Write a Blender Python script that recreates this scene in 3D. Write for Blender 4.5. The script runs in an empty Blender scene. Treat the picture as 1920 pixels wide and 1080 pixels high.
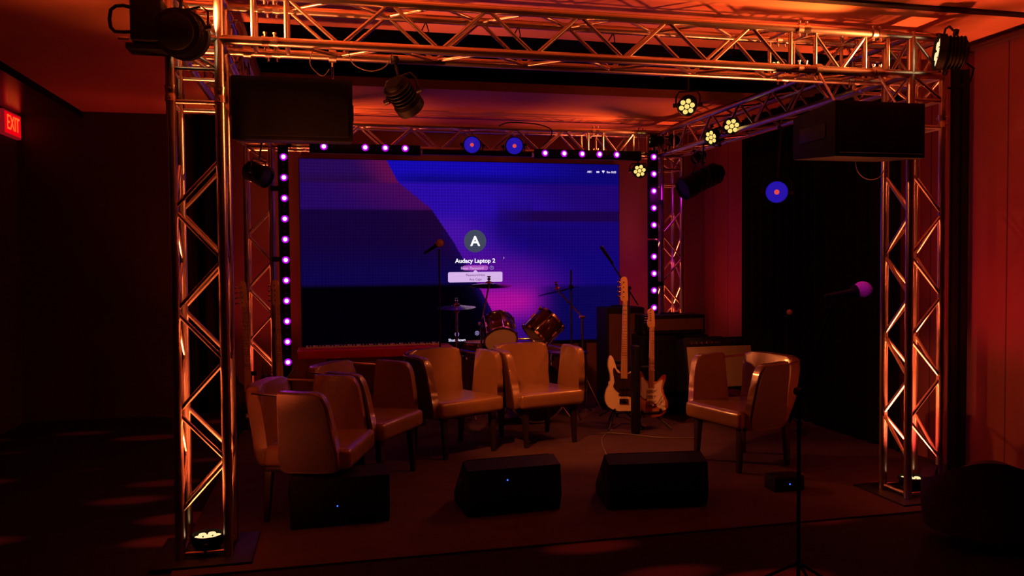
import bpy, bmesh, math, random
from mathutils import Vector, Matrix, Euler
random.seed(7)
PI = math.pi
C = bpy.context.scene.collection
S = 0.24; W = 4.411; D = 3.926; H = 2.729; CEIL = 3.10      # chord spacing, width, depth, lower chord height

# ------------------------------------------------------------ materials
def srgb(c):
    return tuple(((v/255)/12.92 if v/255 <= .04045 else ((v/255+.055)/1.055)**2.4) for v in c)
def mat(name, col, rough=.6, metal=0.0, emit=None, es=1.0, bump=0.0, bscale=60, spec=.5, var=0.0, vscale=8, coat=0.0):
    m = bpy.data.materials.new(name); m.use_nodes = True
    nt = m.node_tree; b = nt.nodes['Principled BSDF']
    b.inputs['Base Color'].default_value = (*col, 1); b.inputs['Roughness'].default_value = rough
    b.inputs['Metallic'].default_value = metal; b.inputs['Specular IOR Level'].default_value = spec
    b.inputs['Coat Weight'].default_value = coat; b.inputs['Coat Roughness'].default_value = .08
    tc = nt.nodes.new('ShaderNodeTexCoord')
    if emit:
        b.inputs['Emission Color'].default_value = (*emit, 1); b.inputs['Emission Strength'].default_value = es
    if var:
        n = nt.nodes.new('ShaderNodeTexNoise'); n.inputs['Scale'].default_value = vscale; n.inputs['Detail'].default_value = 5
        mx = nt.nodes.new('ShaderNodeMixRGB'); mx.inputs[1].default_value = (*[c*(1-var) for c in col], 1)
        mx.inputs[2].default_value = (*[min(1, c*(1+var)) for c in col], 1)
        nt.links.new(tc.outputs['Object'], n.inputs['Vector']); nt.links.new(n.outputs['Fac'], mx.inputs[0])
        nt.links.new(mx.outputs[0], b.inputs['Base Color'])
    if bump:
        n = nt.nodes.new('ShaderNodeTexNoise'); n.inputs['Scale'].default_value = bscale; n.inputs['Detail'].default_value = 3
        bp = nt.nodes.new('ShaderNodeBump'); bp.inputs['Strength'].default_value = bump; bp.inputs['Distance'].default_value = .01
        nt.links.new(tc.outputs['Object'], n.inputs['Vector']); nt.links.new(n.outputs['Fac'], bp.inputs['Height'])
        nt.links.new(bp.outputs[0], b.inputs['Normal'])
    return m
ALU = mat('aluminium', (.66, .54, .48), .3, 1.0, var=.12, vscale=20, bump=.05, bscale=25)
BLK = mat('black_plastic', (.006, .0055, .006), .6, bump=.1, bscale=200, spec=.18)
BLKM = mat('black_metal', (.012, .011, .012), .45, .3, bump=.08, bscale=120)
GRILLE = mat('speaker_grille', (.005, .005, .006), .75, 0, spec=.15, bump=.5, bscale=400)
DRAPE = mat('black_drape', (.006, .005, .006), .95, spec=.1, bump=.2, bscale=60)
BLACKPAINT = mat('black_paint', (.004, .003, .003), .9, spec=.1, var=.2)
DARKSTAND = mat('dull_black_stand', (.004, .004, .004), .8, spec=.1, var=.1)
CHROME = mat('chrome', (.8, .78, .76), .12, 1.0, bump=.02, bscale=40)
LEATHER = mat('tan_leather', (.25, .125, .055), .27, bump=.15, bscale=160, spec=.9, coat=.25, var=.12, vscale=12)
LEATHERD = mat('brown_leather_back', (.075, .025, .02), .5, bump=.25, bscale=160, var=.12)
DWOOD = mat('dark_wood', (.02, .011, .008), .35, var=.2, vscale=30)
CHAIRDARK = mat('dark_upholstery', (.035, .012, .014), .85, bump=.3, bscale=150)
MAPLE = mat('maple', (.62, .36, .18), .35, coat=.4, var=.1, vscale=14)
ROSE = mat('rosewood', (.08, .04, .025), .45, var=.25, vscale=40)
CREAM = mat('cream_lacquer', (.78, .62, .42), .2, coat=.6, var=.02)
SUNB = bpy.data.materials.new('sunburst_lacquer')
PICKB = mat('dark_pickguard', (.03, .012, .012), .25, var=.5, vscale=30)
PICKW = mat('white_pickguard', (.75, .66, .56), .3, var=.03)
REDP = mat('red_lacquer', (.55, .01, .015), .3, coat=.3, var=.05)
WKEY = mat('white_keys', (.75, .72, .68), .3, var=.03)
SHELL = mat('drum_shell', (.03, .006, .006), .15, coat=.8, var=.3, vscale=50)
HEADM = mat('drum_head', (.60, .46, .36), .5, var=.05)
BRASS = mat('cymbal_bronze', (.45, .28, .16), .22, 1.0, var=.15, vscale=6)
GRIL2 = mat('silver_grille_cloth', (.36, .27, .22), .8, bump=.7, bscale=300)
CLOTHM = mat('maroon_grille_cloth', (.11, .035, .035), .9, bump=.5, bscale=250)
FOAM = mat('microphone_foam', (.85, .2, .7), .95, bump=.5, bscale=300)
FOAMT = mat('tan_foam', (.8, .5, .28), .9, bump=.15, bscale=300)
MESHM = mat('microphone_mesh', (.45, .42, .4), .35, .9, bump=.6, bscale=500)
TEXW = mat('screen_white', (0, 0, 0), .5, emit=srgb((225, 215, 245)), es=1.1)
def emis(name, col, s): return mat(name, (.02, .02, .02), .3, emit=col, es=s)
LEDC = emis('led_core', (1, .62, 1), 1.6)
LEDR = emis('led_halo', (.5, .0, .8), 1.0)  # purple emission imitates the halo around a lit LED
LEDOFF = mat('led_unlit', (.09, .03, .12), .15, coat=.8)
CELL = emis('amber_cell', (1, .72, .19), 1.05)
CELLW = emis('warm_white_cell', (1, .72, .34), 1.2)
BLUEL = mat('blue_lens', (.02, .01, .2), .15, emit=(.02, .008, .5), es=.75, coat=.5, var=.4, vscale=60)
REDC = emis('red_lens_core', (.9, .08, .06), .8)
DOTB = emis('blue_indicator', (.04, .12, 1), 2.5)
EXR = emis('exit_red', (.9, .0, .006), .9)
EXL = emis('exit_letters', (1, .14, .02), 1.0)
# sunburst: amber centre, dark red rim by object-space distance from the body centre
SUNB.use_nodes = True
nt = SUNB.node_tree; b = nt.nodes['Principled BSDF']; tc = nt.nodes.new('ShaderNodeTexCoord')
mp = nt.nodes.new('ShaderNodeMapping'); mp.inputs['Location'].default_value = (0, 0, -.2)
gr = nt.nodes.new('ShaderNodeVectorMath'); gr.operation = 'LENGTH'
cr = nt.nodes.new('ShaderNodeValToRGB'); cr.color_ramp.elements[0].position = .06; cr.color_ramp.elements[0].color = (.75, .3, .08, 1)
cr.color_ramp.elements[1].position = .22; cr.color_ramp.elements[1].color = (.22, .02, .01, 1)
nt.links.new(tc.outputs['Object'], mp.inputs[0]); nt.links.new(mp.outputs[0], gr.inputs[0])
nt.links.new(gr.outputs['Value'], cr.inputs[0]); nt.links.new(cr.outputs[0], b.inputs['Base Color'])
b.inputs['Roughness'].default_value = .2; b.inputs['Coat Weight'].default_value = .6

# ------------------------------------------------------------ mesh builder
class MB:
    def __init__(s): s.bm = bmesh.new()
    def box(s, c, d, M=None, bev=0, seg=2, taper=None):
        r = bmesh.ops.create_cube(s.bm, size=1)['verts']
        for v in r:
            v.co = Vector((v.co.x*d[0], v.co.y*d[1], v.co.z*d[2]))
            if taper: taper(v)
        if bev:
            es = list({e for v in r for e in v.link_edges})
            o = bmesh.ops.bevel(s.bm, geom=es, offset=bev, segments=seg, affect='EDGES', profile=.6)
            r = list({v for f in o['faces'] for v in f.verts} | {v for v in r if v.is_valid})
        for v in r:
            v.co = v.co + Vector(c)
            if M: v.co = M @ v.co
        return s
    def tube(s, p, q, r, seg=10, r2=None):
        p, q = Vector(p), Vector(q); d = q-p; L = d.length
        if L < 1e-6: return s
        M = Matrix.Translation((p+q)/2) @ d.to_track_quat('Z', 'Y').to_matrix().to_4x4()
        bmesh.ops.create_cone(s.bm, cap_ends=True, segments=seg, radius1=r, radius2=r if r2 is None else r2, depth=L, matrix=M)
        return s
    def path(s, pts, r, seg=8, closed=False):
        pts = [Vector(p) for p in pts]; n = len(pts); rings = []
        up = Vector((0, 0, 1))
        for i, p in enumerate(pts):
            a = pts[(i-1) % n] if (i or closed) else p; b_ = pts[(i+1) % n] if (i < n-1 or closed) else p
            t = (b_-a).normalized()
            if i == 0:
                x = t.cross(up) if abs(t.z) < .95 else t.cross(Vector((1, 0, 0)))
                x.normalize()
            else:
                x = (x - t*x.dot(t)).normalized()
            y = t.cross(x)
            rings.append([s.bm.verts.new(p + (x*math.cos(2*PI*k/seg)+y*math.sin(2*PI*k/seg))*r) for k in range(seg)])
        for i in range(n if closed else n-1):
            A, B = rings[i], rings[(i+1) % n]
            for k in range(seg):
                try: s.bm.faces.new((A[k], A[(k+1) % seg], B[(k+1) % seg], B[k]))
                except ValueError: pass
        if not closed:
            s.bm.faces.new(rings[0][::-1]); s.bm.faces.new(rings[-1])
        return s
    def lathe(s, prof, M=None, seg=24):
        rings = []
        for (r, z) in prof:
            if r < 1e-6: rings.append([s.bm.verts.new((0, 0, z))])
            else: rings.append([s.bm.verts.new((r*math.cos(2*PI*k/seg), r*math.sin(2*PI*k/seg), z)) for k in range(seg)])
        for A, B in zip(rings, rings[1:]):
            for k in range(seg):
                k2 = (k+1) % seg
                if len(A) == 1 and len(B) == 1: continue
                if len(A) == 1: f = (A[0], B[k2], B[k])
                elif len(B) == 1: f = (A[k], A[k2], B[0])
                else: f = (A[k], A[k2], B[k2], B[k])
                try: s.bm.faces.new(f)
                except ValueError: pass
        if M:
            for R in rings:
                for v in R: v.co = M @ v.co
        return s
    def prism(s, pts, y0, y1, M=None, bev=0, fn=None):
        """outline in x-z, extruded along y"""
        A = [s.bm.verts.new((x, y0, z)) for x, z in pts]; B = [s.bm.verts.new((x, y1, z)) for x, z in pts]
        n = len(pts); fs = [s.bm.faces.new(A), s.bm.faces.new(B[::-1])]
        for k in range(n): s.bm.faces.new((A[k], B[k], B[(k+1) % n], A[(k+1) % n]))
        vs = A+B
        if bev:
            es = [e for f in fs for e in f.edges]
            o = bmesh.ops.bevel(s.bm, geom=es, offset=bev, segments=2, affect='EDGES', profile=.6)
            vs = list({v for f in o['faces'] for v in f.verts} | {v for v in vs if v.is_valid})
        for v in vs:
            if fn: fn(v)
            if M: v.co = M @ v.co
        return s
    def build(s, name, m, parent=None, world=False, M=None, angle=40):
        bm = s.bm
        if M: bm.transform(M)
        if world and parent: bm.transform(Matrix.Translation(-parent.location))
        bmesh.ops.recalc_face_normals(bm, faces=bm.faces)
        for f in bm.faces: f.smooth = True
        for e in bm.edges:
            if len(e.link_faces) == 2 and e.calc_face_angle(0) > math.radians(angle): e.smooth = False
        me = bpy.data.meshes.new(name); bm.to_mesh(me); bm.free(); me.materials.append(m)
        o = bpy.data.objects.new(name, me); C.objects.link(o)
        if parent: o.parent = parent
        return o
def thing(name, label, cat, loc=(0, 0, 0), rz=0, group=None):
    o = bpy.data.objects.new(name, None); C.objects.link(o); o.empty_display_size = .1
    o.location = loc; o.rotation_euler = (0, 0, rz); o['label'] = label; o['category'] = cat
    if group: o['group'] = group
    return o
def tag(o, label, cat, group=None):
    o['label'] = label; o['category'] = cat
    if group: o['group'] = group
    return o
def struct(o): o['kind'] = 'structure'; return o
def dup(root, loc, rz, label, group=None):
    r = root.copy(); C.objects.link(r); r.location = loc; r.rotation_euler = (0, 0, rz); r['label'] = label
    if group: r['group'] = group
    for ch in list(root.children):
        c = ch.copy(); C.objects.link(c); c.parent = r
        for g in ch.children:
            d = g.copy(); C.objects.link(d); d.parent = c
    return r
def smooth(pts, n=5):
    out = []; m = len(pts)
    for i in range(m):
        p0, p1, p2, p3 = [Vector(pts[(i+k-1) % m]) for k in range(4)]
        for j in range(n):
            t = j/n
            out.append(tuple(.5*((2*p1)+(-p0+p2)*t+(2*p0-5*p1+4*p2-p3)*t*t+(-p0+3*p1-3*p2+p3)*t**3)))
    return out

# ------------------------------------------------------------ room
def quadbox(name, lo, hi, m):
    o = MB().box([(a+b)/2 for a, b in zip(lo, hi)], [b-a for a, b in zip(lo, hi)]).build(name, m)
    return struct(o)
def wallmat(name, col, rough, groove=None, axis=1, spec=.4):
    m = mat(name, col, rough, bump=.15, bscale=30, var=.1, vscale=3, spec=spec)
    if groove:
        nt = m.node_tree; b = nt.nodes['Principled BSDF']
        src = b.inputs['Base Color'].links[0].from_socket
        g = nt.nodes.new('ShaderNodeNewGeometry'); sx = nt.nodes.new('ShaderNodeSeparateXYZ'); nt.links.new(g.outputs['Position'], sx.inputs[0])
        a = nt.nodes.new('ShaderNodeMath'); a.operation = 'ADD'; a.inputs[1].default_value = groove[1]; nt.links.new(sx.outputs[axis], a.inputs[0])
        q = nt.nodes.new('ShaderNodeMath'); q.operation = 'PINGPONG'; q.inputs[1].default_value = groove[0]/2; nt.links.new(a.outputs[0], q.inputs[0])
        l = nt.nodes.new('ShaderNodeMath'); l.operation = 'LESS_THAN'; l.inputs[1].default_value = .006; nt.links.new(q.outputs[0], l.inputs[0])
        mx = nt.nodes.new('ShaderNodeMixRGB'); mx.inputs[2].default_value = (*[c*.35 for c in col], 1)
        nt.links.new(l.outputs[0], mx.inputs[0]); nt.links.new(src, mx.inputs[1]); nt.links.new(mx.outputs[0], b.inputs['Base Color'])
    return m
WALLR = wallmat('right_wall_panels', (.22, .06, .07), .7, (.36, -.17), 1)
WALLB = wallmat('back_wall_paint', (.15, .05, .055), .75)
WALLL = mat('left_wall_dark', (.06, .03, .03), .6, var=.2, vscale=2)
CEILM = mat('ceiling_gloss_paint', (.66, .28, .15), .5, var=.08, vscale=2, spec=.22)
CEILD = mat('ceiling_dark_gloss', (.04, .02, .02), .24, var=.2, vscale=2, spec=.9)
# ceiling: gentle long ripples so reflections streak
nt = CEILM.node_tree; b = nt.nodes['Principled BSDF']; tc = nt.nodes.new('ShaderNodeTexCoord'); mp = nt.nodes.new('ShaderNodeMapping')
mp.inputs['Scale'].default_value = (.5, 3.2, 1); n = nt.nodes.new('ShaderNodeTexNoise'); n.inputs['Scale'].default_value = 2.2; n.inputs['Detail'].default_value = 3
bp = nt.nodes.new('ShaderNodeBump'); bp.inputs['Strength'].default_value = .5; bp.inputs['Distance'].default_value = .02
nt.links.new(tc.outputs['Object'], mp.inputs[0]); nt.links.new(mp.outputs[0], n.inputs['Vector']); nt.links.new(n.outputs['Fac'], bp.inputs['Height']); nt.links.new(bp.outputs[0], b.inputs['Normal'])
XL, XR, YB, YF = -2.2, 5.32, 4.72, -6.5
# carpet with large faded leaf-like patches
CARP = mat('patterned_carpet', (.03, .015, .016), .95, spec=.1)
nt = CARP.node_tree; b = nt.nodes['Principled BSDF']; tc = nt.nodes.new('ShaderNodeTexCoord'); mp = nt.nodes.new('ShaderNodeMapping')
mp.inputs['Rotation'].default_value = (0, 0, .9); mp.inputs['Scale'].default_value = (1.0, 2.6, 1)
v = nt.nodes.new('ShaderNodeTexVoronoi'); v.inputs['Scale'].default_value = .9; v.inputs['Randomness'].default_value = .8
n = nt.nodes.new('ShaderNodeTexNoise'); n.inputs['Scale'].default_value = 2.5
cr = nt.nodes.new('ShaderNodeValToRGB'); cr.color_ramp.elements[0].position = .24; cr.color_ramp.elements[0].color = (.18, .08, .09, 1)
cr.color_ramp.elements[1].position = .34; cr.color_ramp.elements[1].color = (.02, .012, .014, 1)
n2 = nt.nodes.new('ShaderNodeTexNoise'); n2.inputs['Scale'].default_value = 150; bp = nt.nodes.new('ShaderNodeBump'); bp.inputs['Strength'].default_value = .4; bp.inputs['Distance'].default_value = .01
nt.links.new(tc.outputs['Object'], mp.inputs[0]); nt.links.new(mp.outputs[0], v.inputs['Vector']); nt.links.new(v.outputs['Distance'], cr.inputs[0]); nt.links.new(cr.outputs[0], b.inputs['Base Color'])
nt.links.new(tc.outputs['Object'], n2.inputs['Vector']); nt.links.new(n2.outputs['Fac'], bp.inputs['Height']); nt.links.new(bp.outputs[0], b.inputs['Normal'])
STG = mat('stage_carpet', (.07, .033, .042), .9, bump=.4, bscale=180, var=.35, vscale=5, spec=.15)
quadbox('floor', (XL, YF, -.10), (XR, YB+.1, -.012), CARP)
o = quadbox('floor', (-.02, -.22, -.012), (XR, YB, 0), STG)
# ceiling slabs around the black recess (y .97-2.73)
RX0 = .25
quadbox('ceiling', (-1.6, YF, CEIL), (XR+.1, .97, CEIL+.08), CEILM)
quadbox('ceiling', (-1.6, 2.73, CEIL), (XR+.1, YB+.1, CEIL+.08), CEILM)
quadbox('ceiling', (-1.6, .97, CEIL), (RX0, 2.73, CEIL+.08), CEILM)
quadbox('ceiling', (XL-.1, YF, CEIL-.055), (-1.6, YB+.1, CEIL+.08), CEILD)
bm = MB()
bm.box(((RX0+XR)/2, 1.85, CEIL+.30), (XR-RX0+.1, 1.96, .04))
bm.box(((RX0+XR)/2, .95, CEIL+.19), (XR-RX0+.1, .04, .22)).box(((RX0+XR)/2, 2.75, CEIL+.19), (XR-RX0+.1, .04, .22)).box((RX0-.02, 1.85, CEIL+.19), (.04, 1.8, .22))
struct(bm.build('ceiling', BLACKPAINT))
struct(MB().box((-1.605, (YF+YB)/2, CEIL-.03), (.012, YB-YF, .06)).build('trim_1', BLACKPAINT))
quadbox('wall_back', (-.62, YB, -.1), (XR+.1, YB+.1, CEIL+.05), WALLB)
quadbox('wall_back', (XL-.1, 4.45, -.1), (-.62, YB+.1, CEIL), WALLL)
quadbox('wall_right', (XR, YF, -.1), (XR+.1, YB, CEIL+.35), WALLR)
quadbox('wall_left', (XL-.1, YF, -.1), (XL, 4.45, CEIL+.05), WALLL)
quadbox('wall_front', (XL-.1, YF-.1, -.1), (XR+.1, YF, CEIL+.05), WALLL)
TRIMM = mat('dark_trim', (.05, .02, .018), .45, var=.1)
struct(MB().box((XR-.03, (YF+.0)/2+.2, CEIL-.05), (.06, -YF+.6, .03), bev=.006).build('trim_2', TRIMM))
struct(MB().box((2.0, -.17, CEIL-.008), (6.6, .06, .016), bev=.004).build('trim_3', BLKM))

# ------------------------------------------------------------ trusses
def lerp(a, b, t): return Vector(a)*(1-t)+Vector(b)*t
CH = .025; BR = .011
def chord(t, p, q): MB().tube(p, q, CH, 20).build('chord', ALU, t, True)
def brace(t, p, q, r=BR): MB().tube(p, q, r, 10).build('brace', ALU, t, True)
def coupler(t, p, axis):
    a = Vector(axis)*.04
    p = Vector(p)
    m = MB().tube(p-a, p-a*.1, CH+.005, 14, CH+.001).tube(p+a*.1, p+a, CH+.001, 14, CH+.005)
    s = Vector((axis[1], axis[2], axis[0]))
    for k in (-.6, .6): m.tube(p+a*k-s*.045, p+a*k+s*.04, .006, 8).tube(p+a*k+s*.04, p+a*k+s*.05, .010, 8)
    m.build('coupler', ALU, t, True)
def zig(t, A0, A1, B0, B1, ts):
    """zigzag between line A (A0..A1) and line B; ts = list of (fraction-distance, side)"""
    pts = [(lerp(A0, A1, f) if sd == 0 else lerp(B0, B1, f)) for f, sd in ts]
    for p, q in zip(pts, pts[1:]):
        d = (q-p).normalized(); brace(t, p+d*.02, q-d*.02)
def span(t, base, axis, u, v, a0, a1, nodes, rungs, phase=0, sides=(0, 0, 1, 1)):
    """box truss piece: base point, axis vec, cross vecs u,v (length S)."""
    base, axis, u, v = map(Vector, (base, axis, u, v))
    cs = [base, base+u, base+u+v, base+v]
    for c in cs: chord(t, c+axis*a0, c+axis*a1)
    for i in range(4):
        A, B = cs[i], cs[(i+1) % 4]
        for r in rungs: brace(t, A+axis*r, B+axis*r, BR+.001)
        side = (phase + sides[i]) % 2
        pts = []
        for k, a in enumerate(nodes):
            pts.append((A if (k+side) % 2 == 0 else B)+axis*a)
        for p, q in zip(pts, pts[1:]): brace(t, p, q)
def corner(x, y, sx, sy, label):
    """corner block at tower chord square (x..x+S, y..y+S); sx,sy = direction of stubs"""
    t = thing('truss_corner', label, 'truss', (x+S/2, y+S/2, 2.40), group='corner blocks of the truss frame')
    for ax in (0, S):
        for ay in (0, S):
            chord(t, (x+ax, y+ay, 2.44), (x+ax, y+ay, H+S+CH))
    for z in (H, H+S):
        for k in (0, S):
            chord(t, (x-CH*0, y+k, z), (x+S, y+k, z)); chord(t, (x+k, y, z), (x+k, y+S, z))
            x0, x1 = (x+S, x+S+.255) if sx > 0 else (x-.247, x)
            chord(t, (x0, y+k, z), (x1, y+k, z))
            y0, y1 = (y+S, y+S+.25) if sy > 0 else (y-.25, y)
            chord(t, (x+k, y0, z), (x+k, y1, z))
    ex = x+S+.17 if sx > 0 else x-.17; ey = y+S+.17 if sy > 0 else y-.17
    P = lambda a, b_: brace(t, a, b_)
    for k in (0, S):
        P((ex, y+k, H), (ex, y+k, H+S)); P((x+k, ey, H), (x+k, ey, H+S))
        P((ex, y, H+k), (ex, y+S, H+k)); P((x, ey, H+k), (x+S, ey, H+k))
        P((x, y+k, 2.57), (x+S, y+k, 2.57)); P((x+k, y, 2.57), (x+k, y+S, 2.57))
        P((x, y+k, H+S), (x+S, y+k, H)); P((x, y+k, H), (x+S, y+k, 2.57)); P((x+k, y, H), (x+k, y+S, 2.57)); P((x+k, y, H+S), (x+k, y+S, H))
    return t
def tower(x, y, label, ph, z0=.25, sd=(0, 0, 1, 1)):
    t = thing('truss_tower', label, 'truss', (x+S/2, y+S/2, 0), group='upright towers of the truss frame')
    MB().box((x+S/2, y+S/2, .006), (.5, .5, .012), bev=.003).build('base_plate', BLKM, t, True)
    nodes = [z0+.265*k for k in range(9) if z0+.265*k < 2.36]
    span(t, (x, y, 0), (0, 0, 1), (S, 0, 0), (0, S, 0), .012, 2.44, [.04]+nodes if z0 > .3 else nodes, [2.40, .035], ph, sd)
    for ax in (0, S):
        for ay in (0, S): coupler(t, (x+ax, y+ay, 2.44), (0, 0, 1))
    return t
tower(0, 0, 'aluminium truss tower at the front left, nearest the camera', 0, .255)
tower(W, 0, 'aluminium truss tower at the front right, before the red wall', 0, .255, (1, 0, 0, 1))
tower(0, D, 'aluminium truss tower at the back left, beside the long light bar', 0, .52)
tower(W, D, 'aluminium truss tower at the back right, beside the amplifiers', 0, .52)
corner(0, 0, 1, 1, 'truss corner block on the front left tower behind the round lamps')
corner(W, 0, -1, 1, 'truss corner block on the front right tower beside the clustered lamp')
corner(0, D, 1, -1, 'truss corner block on the back left tower, mostly behind the left speaker')
corner(W, D, -1, -1, 'truss corner block on the back right tower above the pink light bar')
def beam(name_label, base, axis, length, j1, nodes1, nodes2, u, v, ph=1, sd=None):
    t = thing('box_truss', name_label, 'truss', base, group='horizontal box trusses of the frame')
    n = length
    span(t, base, axis, u, v, .495-S*0, j1, nodes1, [.58, j1-.085], ph, (0, 1, 0, 0) if sd is None else sd)
    if nodes2: span(t, base, axis, u, v, j1, length-.25+.0, nodes2, [j1+.085, length-.25-.085], ph, (0, 1, 0, 0))
    b0, ax = Vector(base), Vector(axis)
    for c in (b0, b0+Vector(u), b0+Vector(v), b0+Vector(u)+Vector(v)):
        for a in ([.495, j1, length-.25] if nodes2 else [.495, j1]): coupler(t, c+ax*a, axis)
    return t
# front & back beams run from x=.495 to W-.25 ; first joint at 3.64
n1 = [.58, .86]+[.86+.27*k for k in range(1, 10)]+[3.53]
beam('aluminium box truss spanning the front of the stage just under the ceiling', (0, 0, H), (1, 0, 0), W, 3.64, n1, [3.70, 3.90, 4.09], (0, S, 0), (0, 0, S), 0)
beam('aluminium box truss spanning the back of the stage above the screen', (0, D, H), (1, 0, 0), W, 3.64, n1, [3.70, 3.90, 4.09], (0, S, 0), (0, 0, S), 0)
n2 = [.58]+[.58+.27*k for k in range(1, 11)]+[3.50]
for x, lab in ((0, 'aluminium box truss along the left side, behind the left hanging speaker'), (W, 'aluminium box truss along the right side carrying the small lamps')):
    t = beam(lab, (x, 0, H), (0, 1, 0), D, D-.25, n2, None, (S, 0, 0), (0, 0, S), 0, (0, 1, 0, 0))

# ------------------------------------------------------------ lamps
def frame_from(d, roll=0):
    d = Vector(d).normalized(); return d.to_track_quat('Z', 'Y').to_matrix().to_4x4() @ Matrix.Rotation(roll, 4, 'Z')
def lamp(label, pos, aim, r, L, hang, lens='cells', group=None, cellmat=None, name='stage_lamp', bodymat=BLK, floor=False, roll=.2):
    pos = Vector(pos); d = (Vector(aim)-pos).normalized(); hang = Vector(hang)
    t = thing(name, label, 'stage light', hang, group=group)
    M = Matrix.Translation(pos) @ frame_from(d, roll)
    m = MB()
    prof = [(0, -L), (r*.55, -L), (r*.7, -L*.93)]
    for k in range(5):
        z = -L*.88+k*L*.12; prof += [(r*.72, z), (r*.92, z+.005), (r*.92, z+L*.06), (r*.74, z+L*.065)]
    prof += [(r, -L*.22), (r, .006), (r*.93, .008), (r*.91, -.004), (r*.90, -.02), (0, -.02)]
    m.lathe(prof, M, 28).build('housing', bodymat, t, True)
    if lens == 'cells':
        MB().lathe([(0, -.012), (r*.89, -.012), (r*.89, -.018)], M, 24).build('lens_plate', BLK, t, True)
        cr_ = r*.255
        for k in range(7):
            a = k*PI/3; rr = 0 if k == 6 else r*.57
            Mk = M @ Matrix.Translation((rr*math.cos(a), rr*math.sin(a), -.010))
            MB().lathe([(cr_*1.0, 0), (cr_*.85, .006), (0, .009)], Mk, 12).build('light_cell', cellmat or CELL, t, True)
    elif lens == 'blue':
        o = MB().lathe([(r*.9, -.012), (r*.8, 0), (r*.25, .008), (0, .008)], M, 28).build('lens', BLUEL, t, True)
        c = MB().lathe([(r*.22, .006), (r*.19, .016), (r*.12, .018), (r*.1, .012), (0, .012)], M, 16).build('lens_core', REDC, t, True)
    else:
        MB().lathe([(r*.9, -.012), (r*.6, -.006), (0, -.004)], M, 24).build('lens', BLKM, t, True)
    c = pos-d*L*.45; h = (hang-c)
    a = h.cross(d)
    if a.length < .02: a = Vector((1, 0, 0)).cross(d)
    a.normalize()
    hp = (h-d*h.dot(d)); hp = hp.normalized() if hp.length > .02 else d.cross(a)
    w = r+.016
    hh = h.normalized()
    U = [c+a*w, c+a*w+hh*(r*.9), c+a*w*.75+hh*(r+.03), c-a*w*.75+hh*(r+.03), c-a*w+hh*(r*.9), c-a*w]
    m = MB().path(U, .007, 6).tube(c+hh*(r+.03), hang, .009, 8)
    m.build('yoke', BLKM, t, True)
    for s_ in (-1, 1): MB().tube(c+a*s_*(w-.012), c+a*s_*(w+.02), .016, 10).build('tilt_knob', BLKM, t, True)
    if not floor:
        m = MB().tube(hang-Vector((0, 0, .005)), hang+Vector((0, 0, .022)), .03, 12).box(hang+Vector((0, 0, .0)), (.05, .05, .03), bev=.004)
        m.build('clamp', BLKM, t, True)
    return t
zt = H-CH-.02
# LED uplights standing inside the towers
upl = []
for x, y, lab in ((.125, .075, 'lit uplight on the floor inside the front left tower'), (W+.13, .12, 'lit uplight on the floor inside the front right tower'),
                  (.12, D+.12, 'lit uplight on the floor inside the back left tower'), (W+.12, D+.12, 'lit uplight on the floor inside the back right tower')):
    t = lamp(lab, (x, y, .105), (x, y, 3), .085, .06, (x, y, .02), 'cells', cellmat=CELLW, name='floor_uplight', floor=True, group='uplights inside the towers')
    MB().box((x, y, .03), (.12, .12, .03), bev=.006).build('foot', BLKM, t, True)
# lamps on side truss and elsewhere
lamp('small round lamp with seven amber cells, lit, upper left of the amber group', (3.40, 1.13, 2.70), (1.6, -1.8, 1.4), .072, .16, (3.45, 1.2, 3.05), 'cells', name='led_par', group='amber seven-cell lamps')
lamp('small round lamp with amber cells turned sideways, lower left on the right side truss', (4.34, 2.62, 2.72), (2.0, 1.6, 1.9), .078, .18, (4.411, 2.8, H), 'cells', name='led_par', group='amber seven-cell lamps')
lamp('small round lamp with amber cells facing the room, beside the sideways one', (4.34, 2.2, 2.76), (2.4, -2.6, 1.9), .078, .16, (4.411, 2.35, H), 'cells', name='led_par', group='amber seven-cell lamps')
lamp('small round lamp with amber cells in front of the back right corner', (4.06, 3.70, 2.52), (2.6, -1.5, 1.7), .078, .16, (4.12, 3.926, H-.01), 'cells', name='led_par', group='amber seven-cell lamps')
lamp('small amber-celled lamp seen through the front truss near its right end', (4.10, 1.05, 3.0), (3.0, -2.5, 2.4), .065, .12, (4.411, 1.15, H+S), 'cells', name='led_par', group='amber seven-cell lamps')
lamp('round lamp with a blue lens turned slightly left, centre of the back truss', (2.25, 3.78, 2.765), (.9, -2.0, 1.9), .092, .22, (2.28, D, H-.0), 'blue', name='wash_lamp', group='blue-lens lamps')
lamp('round blue-lens lamp facing the room, right one of the two on the back truss', (2.70, 3.78, 2.765), (1.4, -3.5, 1.5), .096, .22, (2.73, D, H-.0), 'blue', name='wash_lamp', group='blue-lens lamps')
lamp('round lamp with a blue lens hanging low before the black side curtain', (4.5, 1.72, 2.13), (1.4, -3.5, 1.6), .1, .24, (4.651, 1.9, H-.02), 'blue', name='wash_lamp', group='blue-lens lamps')
lamp('black spotlight hanging under the front truss right of the left speaker', (1.26, .26, 2.46), (2.8, 2.0, .8), .085, .2, (1.17, S, H-.01), 'dark', name='spotlight')
lamp('large unlit black spotlight tilted down under the right side truss', (4.26, 3.05, 2.27), (3.26, 2.95, 1.82), .12, .48, (4.46, 3.0, H), 'dark', name='spotlight')
lamp('small black lamp beside the back right tower, its face lit from below', (4.62, 3.55, 2.63), (3.0, 3.6, 1.6), .06, .14, (4.66, 3.45, H-.03), 'dark', name='spotlight')
lamp('black lamp at the back left, tilted, beside the long light bar', (.24, 3.33, 2.35), (3.7, 1.1, .6), .1, .24, (.2, 3.4, H-.03), 'dark', name='spotlight')
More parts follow.
